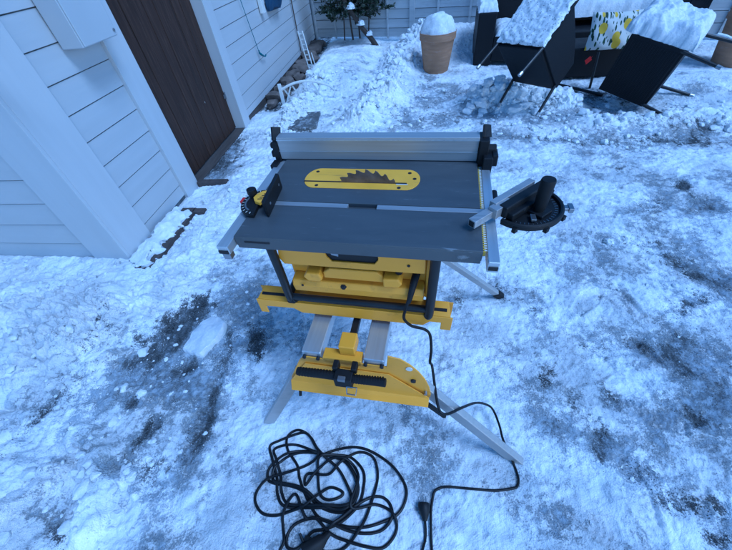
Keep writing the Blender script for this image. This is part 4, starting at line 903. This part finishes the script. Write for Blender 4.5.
# silver bars: long upper bar, stepped lower bar
MB().obox(P2(.070, .010, .957), ex*.074, ey*.009, V(0, 0, .009)).build('head_bar', 'alu', g2, shift=s1, bevel=.001)
MB().obox(P2(-.030, .004, .945), ex*.050, ey*.010, V(0, 0, .010)).obox(P2(.010, -.004, .950), ex*.030, ey*.012, V(0, 0, .013)).build('stop_bar', 'alu', g2, shift=s1, bevel=.001)
MB().obox(P2(-.0805, .004, .945), ex*.0006, ey*.007, V(0, 0, .007)).build('bar_end', 'slot', g2, shift=s1)
MB().obox(P2(.084, -.016, .950), ex*.084, ey*.012, V(0, 0, .015)).obox(P2(.088, -.033, .940), ex*.080, ey*.010, V(0, 0, .010)).build('head', 'black', g2, shift=s1, bevel=.003)
hp = []; cc = P2(.085, -.022, .921)
for k in range(31):
    a = math.pi+math.pi*k/30; hp.append(cc+ex*.092*math.cos(a)+ey*.088*math.sin(a))
pr = MB().prism(hp, (0, 0, .008)).build('protractor', 'black', g2, shift=s1, bevel=.002)
mb = MB(); 
rim = [cc+ex*.087*math.cos(math.pi+math.pi*k/40)+ey*.083*math.sin(math.pi+math.pi*k/40)+V(0, 0, .010) for k in range(41)]
mb.tube(rim, .0055, 8).build('rim', 'black', pr, shift=s1, smooth=True)
mb = MB()
for k in range(1, 24):
    a = math.pi+math.pi*k/24; mb.bar(cc+ex*.070*math.cos(a)+ey*.067*math.sin(a)+V(0, 0, .0085), cc+ex*(.077 if k % 3 else .080)*math.cos(a)+ey*.074*math.sin(a)+V(0, 0, .0085), .0012, .0008)
mb.build('scale_marks', 'bolt', pr, shift=s1)
mb = MB().obox(cc+ey*-.03+V(0, 0, .012), ex*.02, ey*.03, V(0, 0, .005)).obox(cc+ey*-.010+ex*.03+V(0, 0, .012), ex*.03, ey*.008, V(0, 0, .006)); mb.build('pivot_arm', 'black', pr, shift=s1, bevel=.002)
mb = MB()
for a in (R(205), R(250), R(292), R(330)): q = cc+ex*.093*math.cos(a)+ey*.089*math.sin(a); mb.obox(q, ex*.006, ey*.005, V(0, 0, .006))
mb.build('stop_lug', 'black', pr, shift=s1, bevel=.001)
q = cc+ex*.098*math.cos(R(318))+ey*.094*math.sin(R(318)); MB().obox(q, (ex-ey)*.010, (ex+ey)*.006, V(0, 0, .004)).obox(q+(ex-ey)*.009, (ex-ey)*.004, (ex+ey)*.009, V(0, 0, .006)).build('pointer', 'bolt', pr, shift=s1, bevel=.001)
hx = V(.4445, -.010, 0)
hh = MB().lathe([(.010, .932), (.0135, .945), (.0145, .96), (.0155, .985), (.0165, 1.016), (.015, 1.021), (.001, 1.022)], (hx.x, hx.y, 0), 28).build('handle', 'rubber', g2, shift=s1, smooth=True)
MB().obox(hx+V(-.016, -.03, .936), V(.006, 0, 0), V(0, .012, 0), V(0, 0, .003)).build('pointer', 'bolt', g2, shift=s1, bevel=.001)

# ================================================================ EXTENSION CORD
EX = [(-0.265, 0.425), (-0.199, 0.439), (-0.124, 0.436), (-0.052, 0.405), (0.014, 0.348), (0.047, 0.286), (0.041, 0.243), (0.009, 0.204), (-0.043, 0.186), (-0.11, 0.176), (-0.175, 0.183), (-0.24, 0.206), (-0.282, 0.227), (-0.322, 0.288), (-0.351, 0.353), (-0.362, 0.398), (-0.403, 0.458), (-0.411, 0.504), (-0.393, 0.528), (-0.359, 0.533), (-0.319, 0.507), (-0.289, 0.458), (-0.256, 0.42), (-0.201, 0.368), (-0.168, 0.309), (-0.153, 0.263), (-0.168, 0.231), (-0.214, 0.229), (-0.274, 0.254), (-0.327, 0.302), (-0.381, 0.329), (-0.454, 0.348), (-0.476, 0.368), (-0.469, 0.406), (-0.416, 0.441), (-0.341, 0.449), (-0.265, 0.427), (-0.182, 0.399), (-0.139, 0.345), (-0.127, 0.29), (-0.15, 0.245), (-0.189, 0.237), (-0.248, 0.245), (-0.333, 0.255), (-0.403, 0.268), (-0.432, 0.308), (-0.439, 0.362), (-0.463, 0.43), (-0.479, 0.48), (-0.44, 0.498), (-0.371, 0.474), (-0.293, 0.437), (-0.274, 0.418), (-0.339, 0.39), (-0.411, 0.375), (-0.474, 0.362), (-0.51, 0.331), (-0.514, 0.294), (-0.483, 0.255), (-0.435, 0.242), (-0.384, 0.248), (-0.325, 0.26), (-0.274, 0.291), (-0.23, 0.307), (-0.187, 0.289), (-0.196, 0.274), (-0.239, 0.269), (-0.269, 0.29), (-0.279, 0.352), (-0.27, 0.409), (-0.2, 0.413), (-0.145, 0.399), (-0.103, 0.345), (-0.111, 0.281), (-0.134, 0.24), (-0.19, 0.201), (-0.249, 0.184), (-0.298, 0.181), (-0.337, 0.148), (-0.361, 0.139), (-0.386, 0.152), (-0.384, 0.184), (-0.357, 0.211), (-0.299, 0.22), (-0.24, 0.203), (-0.175, 0.173), (-0.111, 0.158), (-0.054, 0.163), (-0.016, 0.193), (-0.016, 0.231), (-0.042, 0.257), (-0.085, 0.26), (-0.138, 0.24), (-0.19, 0.211), (-0.232, 0.189), (-0.273, 0.154), (-0.257, 0.124), (-0.194, 0.124), (-0.143, 0.16), (-0.107, 0.203), (-0.068, 0.276), (-0.05, 0.335), (-0.062, 0.393), (-0.116, 0.416), (-0.182, 0.39), (-0.238, 0.352), (-0.32, 0.365), (-0.327, 0.327), (-0.283, 0.369), (-0.219, 0.403), (-0.155, 0.387), (-0.123, 0.327), (-0.155, 0.235), (-0.07, 0.237), (-0.019, 0.213), (-0.002, 0.175), (-0.017, 0.141), (-0.06, 0.114), (-0.115, 0.123), (-0.177, 0.144), (-0.232, 0.169), (-0.282, 0.217), (-0.32, 0.224), (-0.362, 0.3), (-0.401, 0.247), (-0.402, 0.206), (-0.395, 0.166), (-0.409, 0.139), (-0.403, 0.111), (-.37, .03), (-.32, .0)]
EX = EX[:50]+[(-.27+(x+.27)*.93+.006, .33+(y-.33)*.93) for x, y in EX[19:49]]+EX[50:]
EX = EX[:8]+EX[8:]
flat = catmull([V(x, y, 0) for x, y in EX], 8)
# stack crossings: each sample climbs over cable already laid beneath it
zz = []; cell = {}
for i, p in enumerate(flat):
    base = ground_z(p.x, p.y)+.0045; z = base; ci, cj = int(p.x//.012), int(p.y//.012)
    for a in (-1, 0, 1):
        for b_ in (-1, 0, 1):
            for (k, q) in cell.get((ci+a, cj+b_), ()):
                if i-k > 14 and (q-p).xy.length < .010: z = max(z, zz[k]+.0075)
    zz.append(min(z, base+.038)); cell.setdefault((ci, cj), []).append((i, p))
za = np.array(zz)
for _ in range(10): za = np.maximum(np.convolve(np.pad(za, 1, 'edge'), [.25, .5, .25], 'valid'), za*.0+np.minimum(za, 9))
for _ in range(3): za = np.convolve(np.pad(za, 2, 'edge'), [.1, .2, .4, .2, .1], 'valid')
ec = root('extension_cord', (-.25, .3, 0), 0, 'long black extension cord dropped in a loose tangle on the snow', 'extension cord')
sx = V(-.25, .3, 0)
MB().tube([V(p.x, p.y, float(z)) for p, z in zip(flat, za)], .0052, 8).build('cable', 'cable', ec, shift=sx, smooth=True)
e0 = V(-.265, .152, ground_z(-.265, .152)+.030)
MB().tube([V(-.232, .169, e0.z), V(-.248, .158, e0.z), V(-.262, .150, e0.z), V(-.30, .135, e0.z), V(-.322, .128, e0.z)], [.007, .012, .022, .024, .022], 16).build('socket', 'rubber', ec, shift=sx, smooth=True)
MB().tube([V(-.322, .150, e0.z-.01), V(-.335, .178, e0.z+.004)], [.006, .004], 8).tube([V(-.30, .155, e0.z), V(-.318, .165, e0.z)], [.01, .008], 8).build('socket_flap', 'black', ec, shift=sx, smooth=True)

# big flake of crusted snow
fl = [(-.985, 1.005), (-.955, 1.11), (-.905, 1.18), (-.83, 1.175), (-.785, 1.125), (-.80, 1.06), (-.835, 1.01), (-.88, .955), (-.925, .975)]
mb = MB(); ctr = V(-.885, 1.07, 0); zg = ground_z(-.885, 1.07)
ring = [ctr.lerp(V(x, y, 0), 1) for x, y in fl]; rs = catmull(ring+[ring[0]], 5)[:-1]; vs = []; K = len(rs)
for lv, (sc_, z_) in enumerate(((1.0, -.012), (1.04, .004), (1.01, .030), (.96, .037), (.6, .041), (.3, .047), (.02, .047))):
    for i, p in enumerate(rs):
        q = ctr+(p-ctr)*sc_*(1+.05*math.sin(i*1.7)*.5); vs.append((q.x, q.y, zg+z_+.012*float(fbm(np.array([q.x*14.]), np.array([q.y*14.]), 3, 3)[0])+(q.x-ctr.x)*.10))
fs = [(l*K+i, l*K+(i+1) % K, (l+1)*K+(i+1) % K, (l+1)*K+i) for l in range(6) for i in range(K)]+[tuple(6*K+i for i in range(K))]
o = mb.add(vs, fs).build('snow_chunk', 'snow', None, smooth=True, shift=ctr); o.location = ctr; tag(o, 'large flat flake of crusted snow lying left of the saw', 'snow', 'loose snow chunks')
for i, (x, y, r, lb) in enumerate(((1.48, 1.41, .028, 'small white chunk of snow right of the big mitre gauge'), (-1.03, .43, .022, 'oval snow lump at the lower left beside the soft mounds'), (-1.0, .50, .018, 'small round snow lump at the lower left'))):
    snow_dome('snow_chunk', (x, y, ground_z(x, y)), r, r*.8, lb, seed=50+i, n=20, nr=10, lump=.25, group='loose snow chunks')
